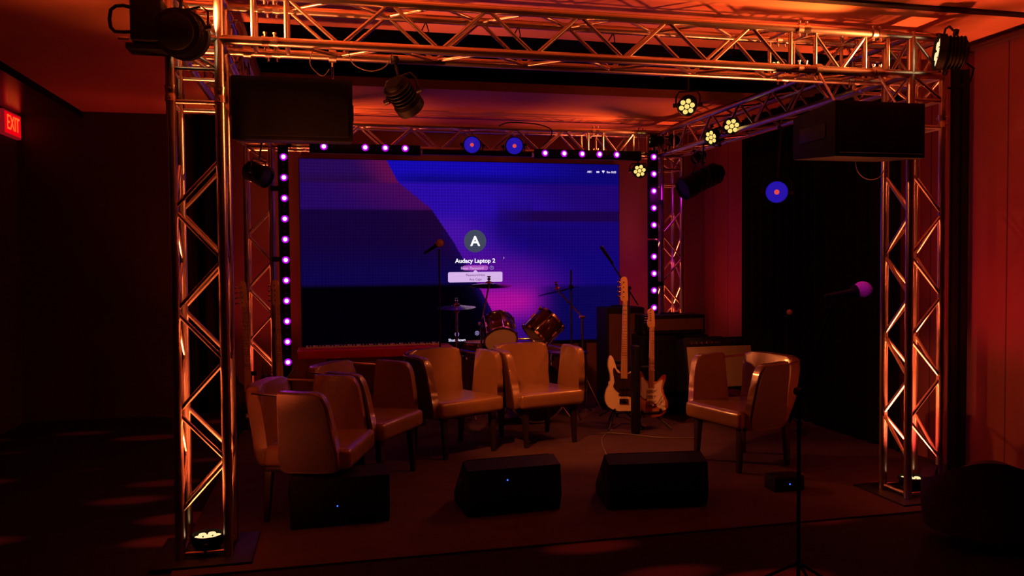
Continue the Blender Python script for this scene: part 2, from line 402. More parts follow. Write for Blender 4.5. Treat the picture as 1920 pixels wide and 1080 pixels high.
lamp('black upright lamp standing on the back right truss corner', (4.22, 3.80, 2.86), (2.4, 4.3, 3.02), .072, .15, (4.3, 3.926, H-.0), 'cells', name='spotlight')
lamp('small black lamp beside the upright one at the back right corner', (4.42, 3.6, 2.84), (4.2, 2.2, 2.3), .055, .12, (4.41, 3.78, H+.02), 'dark', name='spotlight')
lamp('dark lamp with a blue indicator behind the front truss', (3.25, 1.1, 2.98), (2.5, -1, 2.2), .065, .14, (3.22, 1.2, 3.05), 'dark', name='spotlight')
MB().lathe([(0, .004), (.004, .004), (.006, 0)], Matrix.Translation((3.24, 1.0, 3.045)) @ frame_from((-.2, -1, -.2)), 8).build('indicator', DOTB, C.objects[-1] if False else [o for o in C.objects if o.get('label', '').startswith('dark lamp with a blue')][0], True)
t = thing('lighting_pipe', 'black pipe hung in the dark ceiling recess behind the front truss', 'pipe', (3.4, 1.2, 3.05))
MB().tube((2.9, 1.2, 3.05), (3.9, 1.2, 3.05), .024, 14).build('pipe', BLKM, t, True)
for x in (3.0, 3.8): MB().tube((x, 1.2, 3.05), (x, 1.2, CEIL+.285), .008, 8).build('drop_rod', BLKM, t, True)
lamp('added pink spotlight on the ceiling out of view, aimed at the foam microphone', (1.6, -2.35, 2.98), (3.186, -1.2, 1.412), .06, .14, (1.55, -2.4, CEIL), 'dark', name='spotlight')  # added, outside the view, to light the foam microphone
lamp('added black lamp hidden behind the left hanging speaker, aimed along the back truss', (.46, 3.78, 2.86), (2.2, 4.3, 3.02), .07, .15, (.42, 3.926, H+.0), 'cells', name='spotlight')  # added out of sight to brighten the back truss and ceiling
# big lamps outboard on the front corners
lamp('large round black lamp seen from behind on the front left truss corner', (.092, -.09, 2.715), (.6, 2.4, 3.0), .125, .15, (.06, 0, H+S), 'cells', cellmat=CELLW, name='moving_lamp')
lamp('large round black lamp on the front right truss corner, lit cells facing down', (4.49, -.13, 2.84), (3.6, .35, 2.95), .11, .17, (4.6, 0, H+S), 'cells', cellmat=CELLW, name='moving_lamp')
t = thing('lamp_ballast', 'black box with a rear handle beside the round lamp, front left corner', 'stage light', (-.08, -.1, H))
MB().box((-.075, -.1, 2.765), (.145, .2, .22), bev=.012).build('housing', BLK, t, True)
MB().path([(-.14, -.12, 2.83), (-.19, -.12, 2.84), (-.225, -.12, 2.835), (-.248, -.12, 2.815), (-.255, -.12, 2.77), (-.25, -.12, 2.73), (-.232, -.12, 2.71), (-.19, -.12, 2.71), (-.14, -.12, 2.715)], .009, 8).build('handle', BLK, t, True)
MB().box((-.075, -.1, 2.635), (.2, .14, .03), bev=.004).tube((-.03, -.06, 2.66), (-.0, 0, 2.66), .012).build('bracket', BLKM, t, True)
MB().box((-.18, -.175, 2.665), (.05, .012, .014), bev=.002).build('latch', ALU, t, True)
MB().path([(4.65, .0, 2.80), (4.73, -.08, 2.81), (4.79, -.1, 2.76), (4.78, -.08, 2.68), (4.70, -.04, 2.64), (4.65, -.0, 2.66)], .007, 8).build('cable_loop', BLK)
tag(C.objects[-1] if False else bpy.data.objects['cable_loop'], 'black cable loop right of the front right corner lamp', 'cable')

# ------------------------------------------------------------ LED bars
def ledbar(label, p0, p1, n, leds, group=None, fw=(-.2, -1, 0), wid=.10, dep=.07):
    p0, p1 = Vector(p0), Vector(p1); ax = (p1-p0).normalized(); fw = Vector((0, -1, 0)); sd = ax.cross(fw)
    t = thing('light_bar', label, 'light bar', (p0+p1)/2 if abs(ax.x) > .5 else p0, group=group)
    R = Matrix((sd, fw, ax)).transposed().to_4x4()
    M = Matrix.Translation((p0+p1)/2) @ R
    MB().box((0, 0, 0), (wid, dep, (p1-p0).length), M, bev=.006).build('housing', BLK, t, True)
    for q, on in leds:
        Mk = Matrix.Translation(Vector(q)) @ frame_from(fw)
        if on:
            l = MB().lathe([(.036, -.004), (.033, .006), (.021, .010)], Mk, 18).build('lens', LEDR, t, True)  # glowing ring, sized as the halo around the LED core
            MB().lathe([(.0215, .006), (.018, .011), (0, .013)], Mk, 16).build('led', LEDC, l, False, M=Matrix.Translation(-t.location))
        else:
            MB().lathe([(.013, -.004), (.011, .006), (0, .009)], Mk, 12).build('unlit_led', LEDOFF, t, True)
    return t
yb = 3.80; yf = yb-.002
zs = [2.605-.2025*k for k in range(11)]
L = [((.372+.001*k, yf, z), 1) for k, z in enumerate(zs)]
for a, b_ in zip(zs, zs[1:]): L += [((.372, yf, a+(b_-a)*f), 0) for f in (.36, .62)]
t = ledbar('tall black light bar with eleven pink lights, left of the screen', (.365, yb+.035, .40), (.365, yb+.035, 2.72), 11, L, 'pink light bars')
for z in (.9, 1.6, 2.3): MB().box((.29, yb+.06, z), (.1, .05, .05), bev=.005).tube((.24, D, z), (.28, yb+.06, z), .016).build('mounting_clamp', BLKM, t, True)
zr = [2.685-.185*k for k in range(5)]
t = ledbar('upper black light bar with five pink lights, right of the screen', (4.265, yb+.035, 1.80), (4.265, yb+.035, 2.76), 5, [((4.262, yf, z), 1) for z in zr], 'pink light bars')
MB().box((4.34, yb+.06, 2.2), (.1, .05, .05), bev=.005).tube((4.36, yb+.06, 2.2), (W, D, 2.2), .016).build('mounting_clamp', BLKM, t, True)
zr = [1.60, 1.415, 1.23, 1.04]
t = ledbar('lower black light bar with pink lights above the amplifier head', (4.265, yb+.035, .95), (4.265, yb+.035, 1.78), 4, [((4.262, yf, z), 1) for z in zr], 'pink light bars')
MB().box((4.34, yb+.06, 1.3), (.1, .05, .05), bev=.005).tube((4.36, yb+.06, 1.3), (W, D, 1.3), .016).build('mounting_clamp', BLKM, t, True)
def hang_to_truss(t, xs, z):
    for x in xs: MB().tube((x, yb+.04, z), (x, D, H), .010, 8).build('hanger', BLKM, t, True)
L = [((x, yf, 2.715), 1) for x in (.76, 1.165, 1.365, 1.565)]
t = ledbar('horizontal light bar with pink lights at the left of the back truss', (.62, yb+.035, 2.70), (1.72, yb+.035, 2.70), 4, L, 'pink light bars'); hang_to_truss(t, (.8, 1.5), 2.72)
L = [((x, yf, 2.70), 1) for x in (3.035, 3.245, 3.445, 3.64, 3.835)]+[((3.375, yf, 2.70), 0), ((3.72, yf, 2.70), 0)]
t = ledbar('horizontal light bar with five pink lights at the right of the back truss', (2.93, yb+.035, 2.695), (4.12, yb+.035, 2.695), 5, L, 'pink light bars'); hang_to_truss(t, (3.1, 3.95), 2.71)
o = MB().box((2.33, 3.884, 2.695), (1.16, .05, .05), bev=.006).build('cable_tray', BLK); tag(o, 'long black tray between the two horizontal light bars over the screen', 'tray')

# ------------------------------------------------------------ hanging speakers
def speaker(label, x0, x1, y0, d, z0, z1, legs, yc):
    t = thing('hanging_speaker', label, 'speaker', ((x0+x1)/2, y0+d/2, z0), group='black speakers hung from the front truss')
    def tp(v):
        if v.co.y > 0: v.co.z *= .8
    MB().box(((x0+x1)/2, y0+d/2, (z0+z1)/2), (x1-x0, d, z1-z0), bev=.012, taper=tp).build('cabinet', BLK, t, True)
    MB().box(((x0+x1)/2, y0-.004, (z0+z1)/2), (x1-x0-.05, .012, z1-z0-.05), bev=.004).build('grille', GRILLE, t, True)
    for x in (x0, x1):
        s = -1 if x == x0 else 1
        MB().box((x+s*.002, y0+d/2, (z0+z1)/2), (.01, d*.6, .09), bev=.003).build('side_handle', BLKM, t, True)
    for x in legs:
        MB().tube((x, yc, H), (x, y0+.1, z1-.01), .007, 8).tube((x-.02, yc, H), (x+.02, yc, H), .036, 14).box((x, y0+.1, z1), (.06, .08, .02), bev=.004).build('rigging_link', ALU, t, True)
    return t
speaker('wide black speaker hung under the left end of the front truss', .262, .93, .29, .36, 2.255, 2.615, (.36, .82), S)
speaker('wide black speaker hung under the right end of the front truss', 3.66, 4.27, -.30, .44, 2.155, 2.485, (3.74, 4.16), 0)

# ------------------------------------------------------------ drapes
def drape(name, label, pts, z0, z1, amp=.02, wl=.12):
    m = MB(); rings = []; tot = 0; P = []
    for a, b_ in zip(pts, pts[1:]):
        a, b_ = Vector(a), Vector(b_); n = max(2, int((b_-a).length/.012))
        for k in range(n): P.append((a.lerp(b_, k/n), (b_-a).normalized(), tot+(b_-a).length*k/n))
        tot += (b_-a).length
    V = []
    for th in (0, .012):
        for p, d, s_ in P:
            nn = Vector((-d.y, d.x)); o = amp*math.sin(2*PI*s_/wl+.8*math.sin(s_*7))
            q = p+nn*(o+th); V.append([m.bm.verts.new((q.x, q.y, z)) for z in (z0, z1)])
    n = len(P)
    for i in range(n-1):
        a, b_ = V[i], V[i+1]; m.bm.faces.new((a[0], b_[0], b_[1], a[1]))
        a, b_ = V[n+i], V[n+i+1]; m.bm.faces.new((a[0], a[1], b_[1], b_[0]))
        for k in (0, 1): m.bm.faces.new((V[i][k], V[i+1][k], V[n+i+1][k], V[n+i][k]))
    for i in (0, n-1): m.bm.faces.new((V[i][0], V[i][1], V[n+i][1], V[n+i][0]))
    return tag(m.build(name, DRAPE), label, 'curtain')
drape('curtain', 'floor-length black curtain along the right side wall behind the truss', [(5.24, 3.66), (5.24, 1.10)], .01, CEIL-.01, .025, .16)
drape('curtain', 'narrow black drape hanging beside the front right tower', [(5.11, .45), (5.27, .45)], .01, 2.90, .012, .08)
drape('curtain', 'black curtain on the left behind the front left tower', [(-.55, 4.36), (-.18, 4.36)], .01, CEIL-.01, .025, .16)

# ------------------------------------------------------------ screen
SX0, SX1, SZ0, SZ1, SY = .49, 4.165, .625, 2.70, 4.60
def screen():
    t = thing('video_wall', 'large blue and purple video wall showing a login page', 'screen', ((SX0+SX1)/2, SY, 0))
    MB().box(((SX0+SX1)/2, SY+.045, (SZ0+SZ1)/2), (SX1-SX0, .08, SZ1-SZ0), bev=.004).build('cabinet', BLK, t, True)
    NX, NY = 300, 170
    Bd = [(460, 30), (520, 150), (610, 225), (700, 300), (830, 500), (905, 640), (960, 740), (1020, 850), (1130, 1080)]
    def bx(y):
        for (xa, ya), (xb, yb_) in zip(Bd, Bd[1:]):
            if y <= yb_: return xa+(xb-xa)*(y-ya)/(yb_-ya)
        return 1130
    def sm(a, b_, x): t_ = max(0, min(1, (x-a)/(b_-a))); return t_*t_*(3-2*t_)
    def mix(a, b_, f): return tuple(p*(1-f)+q*f for p, q in zip(a, b_))
    def col(x, y):
        e = x-bx(y)
        if e < 0:
            e2 = -e
            top = mix((100, 14, 78), (42, 10, 88), sm(0, 230, e2)); top = mix(top, (38, 8, 60), .5*sm(90, 150, y)*sm(60, 200, e2))
            c2 = mix((72, 10, 92), (40, 8, 96), sm(0, 500, e2))
            c3 = mix((30, 4, 55), (22, 3, 58), sm(0, 400, e2)); c3 = mix(c3, (14, 6, 78), sm(450, 700, y)*.8)
            c4 = mix((6, 2, 30), (2, 0, 6), sm(0, 160, e2))
            c = top
            c = mix(c, c2, sm(148, 166, y)); c = mix(c, c3, sm(296, 318, y)); c = mix(c, c4, sm(722, 750, y))
            if 0 < e2 < 60 and y > 430: c = mix((26, 5, 80), c, sm(0, 60, e2))
        else:
            c1 = mix((24, 10, 182), (16, 6, 118), sm(500, 1300, e))
            c1 = mix(c1, (16, 6, 120), sm(80, 140, y)*sm(350, 700, x)*.8)
            c2 = mix((44, 12, 172), (34, 6, 118), sm(300, 1000, e))
            c3 = mix((72, 18, 172), (26, 5, 128), sm(60, 420, e))
            if x > 1270-(y-370)*.12: c3 = mix(c3, (25, 5, 112), .7)
            c4 = mix((80, 12, 150), (20, 6, 120), sm(100, 700, e))
            c = c1
            c = mix(c, c2, sm(140, 165, y)); c = mix(c, c3, sm(290, 420, y)); c = mix(c, c4, sm(480, 640, y))
            # darker band and facet
            db = sm(300, 318, y)*(1-sm(362, 380, y)); c = mix(c, (30, 3, 66), db*sm(1010, 1290, x)*.85)
            c = mix(c, (30, 6, 100), .4*sm(1060, 1090, x)*(1-sm(1270, 1300, x))*sm(200, 330, y)*(1-sm(360, 560, y)))
            g = math.exp(-(((x-1100)/270)**2+((y-830)/110)**2)); c = mix(c, (186, 16, 160), min(1, g*1.15))
            g2 = math.exp(-(((x-1100)/260)**2+((y-690)/90)**2)); c = mix(c, (96, 14, 158), g2*.7)
            c = mix(c, (14, 6, 84), sm(735, 770, y)*sm(1250, 1480, x))
            g4 = sm(900, 1040, y); c = mix(c, mix((60, 10, 130), (12, 5, 80), sm(1100, 1400, x)), g4*.7)
        return c
    m = MB(); bmh = m.bm; vv = []
    for j in range(NY+1):
        for i in range(NX+1):
            vv.append(bmh.verts.new((SX0+.008+(SX1-SX0-.016)*i/NX, SY, SZ1-.008-(SZ1-SZ0-.016)*j/NY)))
    for j in range(NY):
        for i in range(NX):
            a = j*(NX+1)+i; bmh.faces.new((vv[a], vv[a+NX+1], vv[a+NX+2], vv[a+1]))
    Mt = bpy.data.materials.new('video_wall_picture'); Mt.use_nodes = True; nt = Mt.node_tree; nt.nodes.clear()
    out = nt.nodes.new('ShaderNodeOutputMaterial'); em = nt.nodes.new('ShaderNodeEmission'); at = nt.nodes.new('ShaderNodeAttribute'); at.attribute_name = 'Col'
    tc = nt.nodes.new('ShaderNodeTexCoord'); sp = nt.nodes.new('ShaderNodeSeparateXYZ'); nt.links.new(tc.outputs['Object'], sp.inputs[0])
    def wv(s_):
        a = nt.nodes.new('ShaderNodeMath'); a.operation = 'MULTIPLY'; a.inputs[1].default_value = 2*PI/.034; nt.links.new(s_, a.inputs[0])
        b_ = nt.nodes.new('ShaderNodeMath'); b_.operation = 'SINE'; nt.links.new(a.outputs[0], b_.inputs[0]); return b_.outputs[0]
    ad = nt.nodes.new('ShaderNodeMath'); ad.operation = 'ADD'; nt.links.new(wv(sp.outputs[0]), ad.inputs[0]); nt.links.new(wv(sp.outputs[2]), ad.inputs[1])
    ml = nt.nodes.new('ShaderNodeMath'); ml.operation = 'MULTIPLY_ADD'; ml.inputs[1].default_value = .10; ml.inputs[2].default_value = .86; nt.links.new(ad.outputs[0], ml.inputs[0])
    nt.links.new(at.outputs['Color'], em.inputs['Color']); nt.links.new(ml.outputs[0], em.inputs['Strength']); nt.links.new(em.outputs[0], out.inputs['Surface'])
    o = m.build('picture', Mt, t, True)
    ca = o.data.color_attributes.new('Col', 'FLOAT_COLOR', 'POINT')
    for j in range(NY+1):
        for i in range(NX+1):
            c = srgb(col(1800*i/NX, 30+1045*j/NY)); ca.data[j*(NX+1)+i].color = (*c, 1)
    return t
scr = screen()
PXM = (SX1-SX0)/(1161-560)            # metres per photo pixel on the screen
def sxz(px, py): return SX0+(px-560)*PXM, SZ1-(py-299)*PXM
def text(s_, px, py, hpx, parent, name, m, ylift=.004, bold=0, align='CENTER'):
    cu = bpy.data.curves.new(name, 'FONT'); cu.body = s_; cu.size = hpx*PXM*1.35; cu.align_x = align; cu.align_y = 'CENTER'; cu.offset = bold; cu.extrude = .0008
    ob = bpy.data.objects.new(name, cu); C.objects.link(ob)
    me = bpy.data.meshes.new_from_object(ob.evaluated_get(bpy.context.evaluated_depsgraph_get())) if False else None
    bpy.context.view_layer.update()
    me = bpy.data.meshes.new_from_object(ob.evaluated_get(bpy.context.evaluated_depsgraph_get()))
    bpy.data.objects.remove(ob); bpy.data.curves.remove(cu)
    x, z = sxz(px, py); me.transform(Matrix.Translation((x, SY-ylift, z)) @ Matrix.Rotation(PI/2, 4, 'X'))
    me.transform(Matrix.Translation(-parent.location)); me.materials.clear(); me.materials.append(m)
    o = bpy.data.objects.new(name, me); C.objects.link(o); o.parent = parent; return o
def rrect(cx, cz, w, h, r, n=5):
    pts = []
    for sx, sz, a0 in ((1, 1, 0), (-1, 1, 90), (-1, -1, 180), (1, -1, 270)):
        for k in range(n+1):
            a = math.radians(a0+90*k/n); pts.append((cx+sx*(w/2-r)+r*math.cos(a), cz+sz*(h/2-r)+r*math.sin(a)))
    return pts
AV = emis('avatar_grey', srgb((62, 70, 92)), 1); PILL = emis('field_pink', srgb((176, 84, 190)), 1); TIP = emis('tooltip_pale', srgb((214, 178, 232)), 1)
TIPT = emis('tooltip_text', srgb((120, 70, 140)), 1); WHT = emis('letter_white', srgb((250, 250, 255)), 1.1); DIMW = emis('icon_dim', srgb((150, 130, 190)), 1)
x, z = sxz(876, 447); r = 21*PXM
MB().prism([(x+r*math.cos(2*PI*k/40), z+r*math.sin(2*PI*k/40)) for k in range(40)], SY-.002, SY-.001).build('avatar_disc', AV, scr, True)
text('A', 876, 448, 19, scr, 'avatar_letter', WHT, bold=.004)
text('Audacy Laptop 2', 876, 484, 8.2, scr, 'user_name', WHT, bold=.0015)
x, z = sxz(876, 497); MB().prism(rrect(x, z, 49*PXM, 9*PXM, 4.4*PXM), SY-.002, SY-.001).build('password_field', PILL, scr, True)
text('Enter Password', 870, 497.5, 5, scr, 'field_text', TIP, bold=.0004)
x, z = sxz(876, 514); x2, z2 = sxz(876, 502)
MB().prism(rrect(x, z, 103*PXM, 19*PXM, 3*PXM), SY-.003, SY-.001).prism([(x2-5*PXM, z2-3*PXM), (x2+5*PXM, z2-3*PXM), (x2, z2+1.5*PXM)], SY-.003, SY-.001).build('hint_bubble', TIP, scr, True)
text('Password Hint', 876, 510.5, 4.5, scr, 'hint_text', TIPT, .005, .0004); text('Any Caps', 876, 518.5, 4.5, scr, 'hint_text', TIPT, .005, .0004)
def ring(px, py, rp, w, name, m, glyph):
    x, z = sxz(px, py); b_ = MB()
    b_.path([(x+rp*PXM*math.cos(2*PI*k/24), SY-.003, z+rp*PXM*math.sin(2*PI*k/24)) for k in range(24)], w, 5, True)
    for (a, c) in glyph: b_.tube((x+a[0]*PXM, SY-.003, z+a[1]*PXM), (x+c[0]*PXM, SY-.003, z+c[1]*PXM), w, 5)
    b_.build(name, m, scr, True)
ring(907, 497, 3.3, .003, 'help_icon', DIMW, [((-.8, 1.5), (.8, 1.2)), ((.8, 1.2), (0, 0)), ((0, 0), (0, -1))])
ring(840, 620, 3.6, .0035, 'power_icon', DIMW, [((0, 1), (0, 4))])
ring(878, 619, 3.6, .0035, 'sleep_icon', DIMW, [((-1.6, -1.6), (1.6, 1.6)), ((-1.6, 1.6), (1.6, -1.6))])
text('Shut Down', 840, 631, 5.2, scr, 'button_text', TEXW, bold=.001)
text('Sun 10:23', 1144.5, 315, 3.6, scr, 'menu_clock', TEXW, bold=.001)
text('ABC', 1100, 315, 3.6, scr, 'menu_text', TEXW, bold=.001)
x, z = sxz(1117, 315); MB().prism(rrect(x, z, 6*PXM, 3*PXM, .8*PXM), SY-.003, SY-.001).build('battery_icon', TEXW, scr, True)
x, z = sxz(1128, 314.5); MB().prism([(x-3*PXM, z+1.5*PXM), (x-1.5*PXM, z+2.6*PXM), (x+1.5*PXM, z+2.6*PXM), (x+3*PXM, z+1.5*PXM), (x, z-2.6*PXM)], SY-.003, SY-.001).build('wifi_icon', TEXW, scr, True)
x, z = sxz(930, 479); MB().prism([(x, z+3*PXM), (x+2.2*PXM, z-.2*PXM), (x+.8*PXM, z-.4*PXM), (x+.2*PXM, z-2.4*PXM), (x-.6*PXM, z-1*PXM)], SY-.003, SY-.001).build('mouse_pointer', DIMW, scr, True)
for x in (.9, 3.7):
    MB().box((x, SY+.045, .306), (.06, .06, .612)).box((x, SY-.0, .01), (.08, .2, .02)).build('support_leg', BLK, scr, True)

# ------------------------------------------------------------ exit sign
t = thing('exit_sign', 'red lit EXIT sign on the dark left wall near the ceiling', 'sign', (XL+.03, 4.2, 2.91))
# local frame: x along wall y, sign faces +x
MB().box((XL+.03, 4.19, 2.91), (.05, .44, .235), bev=.008).build('housing', mat('exit_housing', (.3, .02, .02), .5, emit=(.5, .01, .02), es=.35), t, True)
MB().box((XL+.057, 4.19, 2.91), (.004, .40, .2), bev=.001).build('lit_face', EXR, t, True)
cu = bpy.data.curves.new('exit', 'FONT'); cu.body = 'EXIT'; cu.size = .19; cu.align_x = 'CENTER'; cu.align_y = 'CENTER'; cu.extrude = .001; cu.offset = .001
ob = bpy.data.objects.new('exit', cu); C.objects.link(ob); bpy.context.view_layer.update()
me = bpy.data.meshes.new_from_object(ob.evaluated_get(bpy.context.evaluated_depsgraph_get())); bpy.data.objects.remove(ob)
me.transform(Matrix.Translation((XL+.061-t.location.x, 4.19-t.location.y, 0)) @ Matrix.Rotation(PI/2, 4, 'Z') @ Matrix.Rotation(PI/2, 4, 'X') @ Matrix.Diagonal((.82, 1.05, 1, 1)))
me.materials.clear(); me.materials.append(EXL); o = bpy.data.objects.new('letters', me); C.objects.link(o); o.parent = t

# ------------------------------------------------------------ armchairs
def make_chair(label, lm=LEATHER, lb=LEATHERD):
    t = thing('armchair', label, 'chair', group=None)
    # seat cushion, rounded front
    def st(v):
        if v.co.y < 0: v.co.x *= 1.04
        else: v.co.x *= .86
    MB().box((0, -.03, .395), (.60, .56, .13), bev=.045, seg=5, taper=st).build('seat', lm, t)
    MB().box((0, .0, .325), (.54, .46, .03), bev=.006).build('seat_frame', DWOOD, t)
    for s in (-1, 1):
        pts = smooth([(-.245, .34), (-.235, .5), (-.205, .68), (-.175, .765), (-.14, .80), (-.02, .805), (.08, .81), (.105, .79), (.11, .6), (.11, .34), (0, .32), (-.15, .32)], 3)
        R = Matrix.Rotation(PI/2, 4, 'Z')
        def fn(v):   # v.co = (x->depth, y->thickness, z)
            d, th, z = v.co; k = (z-.33)
            v.co = Vector((s*(.262+th+k*.10-.02*(d/.2)**2*(1 if d > 0 else 0)), d, z))
        a = MB().prism(pts, .012, .072, bev=.016, fn=fn).build('armrest', lm, t, angle=60)
        def fn2(v):
            d, th, z = v.co; k = (z-.33)
            v.co = Vector((s*(.2615+th+k*.10-.02*(d/.2)**2*(1 if d > 0 else 0)), d*.93, .56+(z-.56)*.95))
        MB().prism(pts, .070, .0825, fn=fn2).build('outer_panel', lb, a)
        MB().tube((s*.315, .10, .775), (s*.285, .29, .785), .008, 8).build('corner_rail', CHROME, t)
        for y, sy in ((-.23, -1), (.21, 1)):
            x = s*.235
            m = MB(); b_ = m.box((0, 0, 0), (.05, .05, .33), taper=lambda v: setattr(v, 'co', Vector((v.co.x*(.62 if v.co.z < 0 else 1), v.co.y*(.62 if v.co.z < 0 else 1)+(sy*.02 if v.co.z < 0 else 0), v.co.z))), bev=.003)
            for v in m.bm.verts: v.co += Vector((x, y, .165))
            m.build('leg', DWOOD, t)
    pts = smooth([(-.235, .34), (-.25, .55), (-.262, .74), (-.25, .80), (-.2, .818), (0, .822), (.2, .818), (.25, .80), (.262, .74), (.25, .55), (.235, .34), (0, .32)], 3)
    def fb(v):
        x, th, z = v.co; v.co = Vector((x, .215+th+(z-.33)*.13-.28*x*x, z))
    bk = MB().prism(pts, 0, .085, bev=.022, fn=fb).build('backrest', lm, t, angle=60)
    def fb2(v):
        x, th, z = v.co; v.co = Vector((x*.95, .215+th+(z-.33)*.13-.28*x*x, .57+(z-.57)*.95))
    MB().prism(pts, .080, .0925, fn=fb2).build('outer_panel', lb, bk)
    return t
def chair_pos(fx, fy, th):
    a = math.radians(th); n = (math.sin(a), -math.cos(a)); return (fx-n[0]*.31, fy-n[1]*.31, 0), a
p, a = chair_pos(2.615, 2.03, 14)
ch = make_chair('tan leather tub armchair, centre, directly before the drum kit'); ch.location = p; ch.rotation_euler = (0, 0, a)
G = 'tan leather tub armchairs on the stage'; ch['group'] = G
for fx, fy, th, lab in ((1.90, 1.85, 25, 'tan leather tub armchair left of the centre one, before the hi-hat'),
                        (1.30, 1.30, 57, 'tan leather tub armchair before the red keyboard, angled right'),
                        (.98, .64, 73, 'tan leather tub armchair nearest the left truss tower, outer side to the camera'),
                        (3.57, 1.08, -76, 'tan leather tub armchair alone on the right before the grey-fronted amplifier')):
    p, a = chair_pos(fx, fy, th); dup(ch, p, a, lab, G)
# dark armchair in the audience, bottom right
t = thing('lounge_chair', 'dark rounded lounge chair at the bottom right near the red wall', 'chair', (4.30, -.72, -.012), 2.6)
def fl(v): pass
m = MB(); pr = []
n = 40
ins, outs = [], []
for k in range(n+1):
    a = math.radians(-30+240*k/n); hgt = .50-.16*abs(math.cos(a))**2
    for rr, ring_ in ((.22, ins), (.29, outs)):
        ring_.append([m.bm.verts.new((rr*math.cos(a)*(1 if z < .2 else 1.04), rr*math.sin(a), z)) for z in (.08, .2, hgt-.03, hgt)])
for k in range(n):
    for R_, fl_ in ((ins, 1), (outs, 0)):
        for j in range(3): m.bm.faces.new((R_[k][j], R_[k+1][j], R_[k+1][j+1], R_[k][j+1]))
    for j in (0, 3): m.bm.faces.new((ins[k][j], outs[k][j], outs[k+1][j], ins[k+1][j]))
for k in (0, n):
    for j in range(3): m.bm.faces.new((ins[k][j], outs[k][j], outs[k][j+1], ins[k][j+1]))
m.build('backrest', CHAIRDARK, t)
MB().lathe([(0, .10), (.21, .10), (.22, .12), (.22, .26), (.2, .29), (0, .30)], None, 32).build('seat', CHAIRDARK, t)
for a in (45, 135, 225, 315): MB().tube((.19*math.cos(math.radians(a)), .19*math.sin(math.radians(a)), 0), (.17*math.cos(math.radians(a)), .17*math.sin(math.radians(a)), .11), .018, 8, .024).build('leg', DWOOD, t)

# ------------------------------------------------------------ floor monitors
def monitor(label, x, y, rz, w=.60, led=None):
    t = thing('floor_monitor', label, 'speaker', (x, y, 0), rz, 'black floor monitors along the stage front')
    # profile in y-z: grille slopes toward the stage (+y)
    pr_ = [(-.17, 0), (.20, 0), (.22, .06), (-.06, .325), (-.19, .29), (-.21, .1)]
    m = MB().prism(pr_, -w/2, w/2, bev=.01); m.build('cabinet', BLK, t, M=Matrix.Rotation(PI/2, 4, 'Z') @ Matrix.Diagonal((1, 1, 1, 1)))
    g = [(.212, .072), (-.05, .318), (-.045, .326), (.22, .078)]
    MB().prism(g, -w/2+.03, w/2-.03).build('grille', GRILLE, t, M=Matrix.Rotation(PI/2, 4, 'Z'))
    for s in (-1, 1): MB().box((s*(w/2+.002), 0, .17), (.01, .12, .05), bev=.003).build('handle', BLKM, t)
    if led: MB().lathe([(.005, 0), (.004, .004), (0, .005)], Matrix.Translation(led) @ frame_from((0, -1, 0)), 8).build('indicator', DOTB, t)
    return t
monitor('black floor monitor in the middle of the stage front, blue light on its back', 1.87, .52, .06, .60, (-.05, -.197, .22))
monitor('black floor monitor on the right of the stage front', 2.80, .40, -.12, .64)
monitor('black floor monitor at the left of the stage front behind the tower', .82, .55, .05, .58, (-.02, -.205, .13))
t = thing('stage_box', 'small black cable box on the stage floor with a blue light', 'box', (3.78, .42, 0))
MB().box((0, 0, .05), (.22, .14, .1), bev=.006).build('case', BLK, t)
MB().lathe([(.005, 0), (.004, .004), (0, .005)], Matrix.Translation((0, -.07, .05)) @ frame_from((0, -1, 0)), 8).build('indicator', DOTB, t)
for k in (-.07, .04, .08): MB().tube((k, -.068, .06), (k, -.078, .06), .011, 10).build('socket', BLKM, t)

# ------------------------------------------------------------ keyboard
t = thing('keyboard', 'long red electronic keyboard in front of the screen', 'keyboard', (1.22, 3.4, .645), .0)
KY = Matrix.Rotation(.0, 4, 'X')
MB().box((0, 0, .06), (1.46, .34, .085), bev=.012, seg=3).build('body', REDP, t)
MB().box((-.0, .0, .104), (1.38, .22, .006), bev=.001).build('panel', REDP, t)
for k in range(44):
    MB().box((-.64+k*.0292, .09, .112), (.0262, .14, .014), bev=.001, seg=1).build('white_key', WKEY, t)
for k in range(43):
    if k % 7 in (0, 1, 3, 4, 5): MB().box((-.626+k*.0292, .065, .124), (.013, .09, .014), bev=.001, seg=1).build('black_key', BLK, t)
t = thing('keyboard_stand', 'black folding stand under the red keyboard', 'stand', (1.22, 3.4, 0))
for s in (-1, 1):
    MB().tube((s*.45, -.15, .625), (s*.45, .2, .02), .014).tube((s*.45, .15, .625), (s*.45, -.2, .02), .014).tube((s*.45, -.17, .635), (s*.45, .17, .635), .014).build('cross_leg', BLKM, t)
MB().tube((-.45, -.2, .02), (.45, -.2, .02), .014).tube((-.45, .2, .02), (.45, .2, .02), .014).tube((-.45, 0, .31), (.45, 0, .31), .014).build('crossbar', BLKM, t)

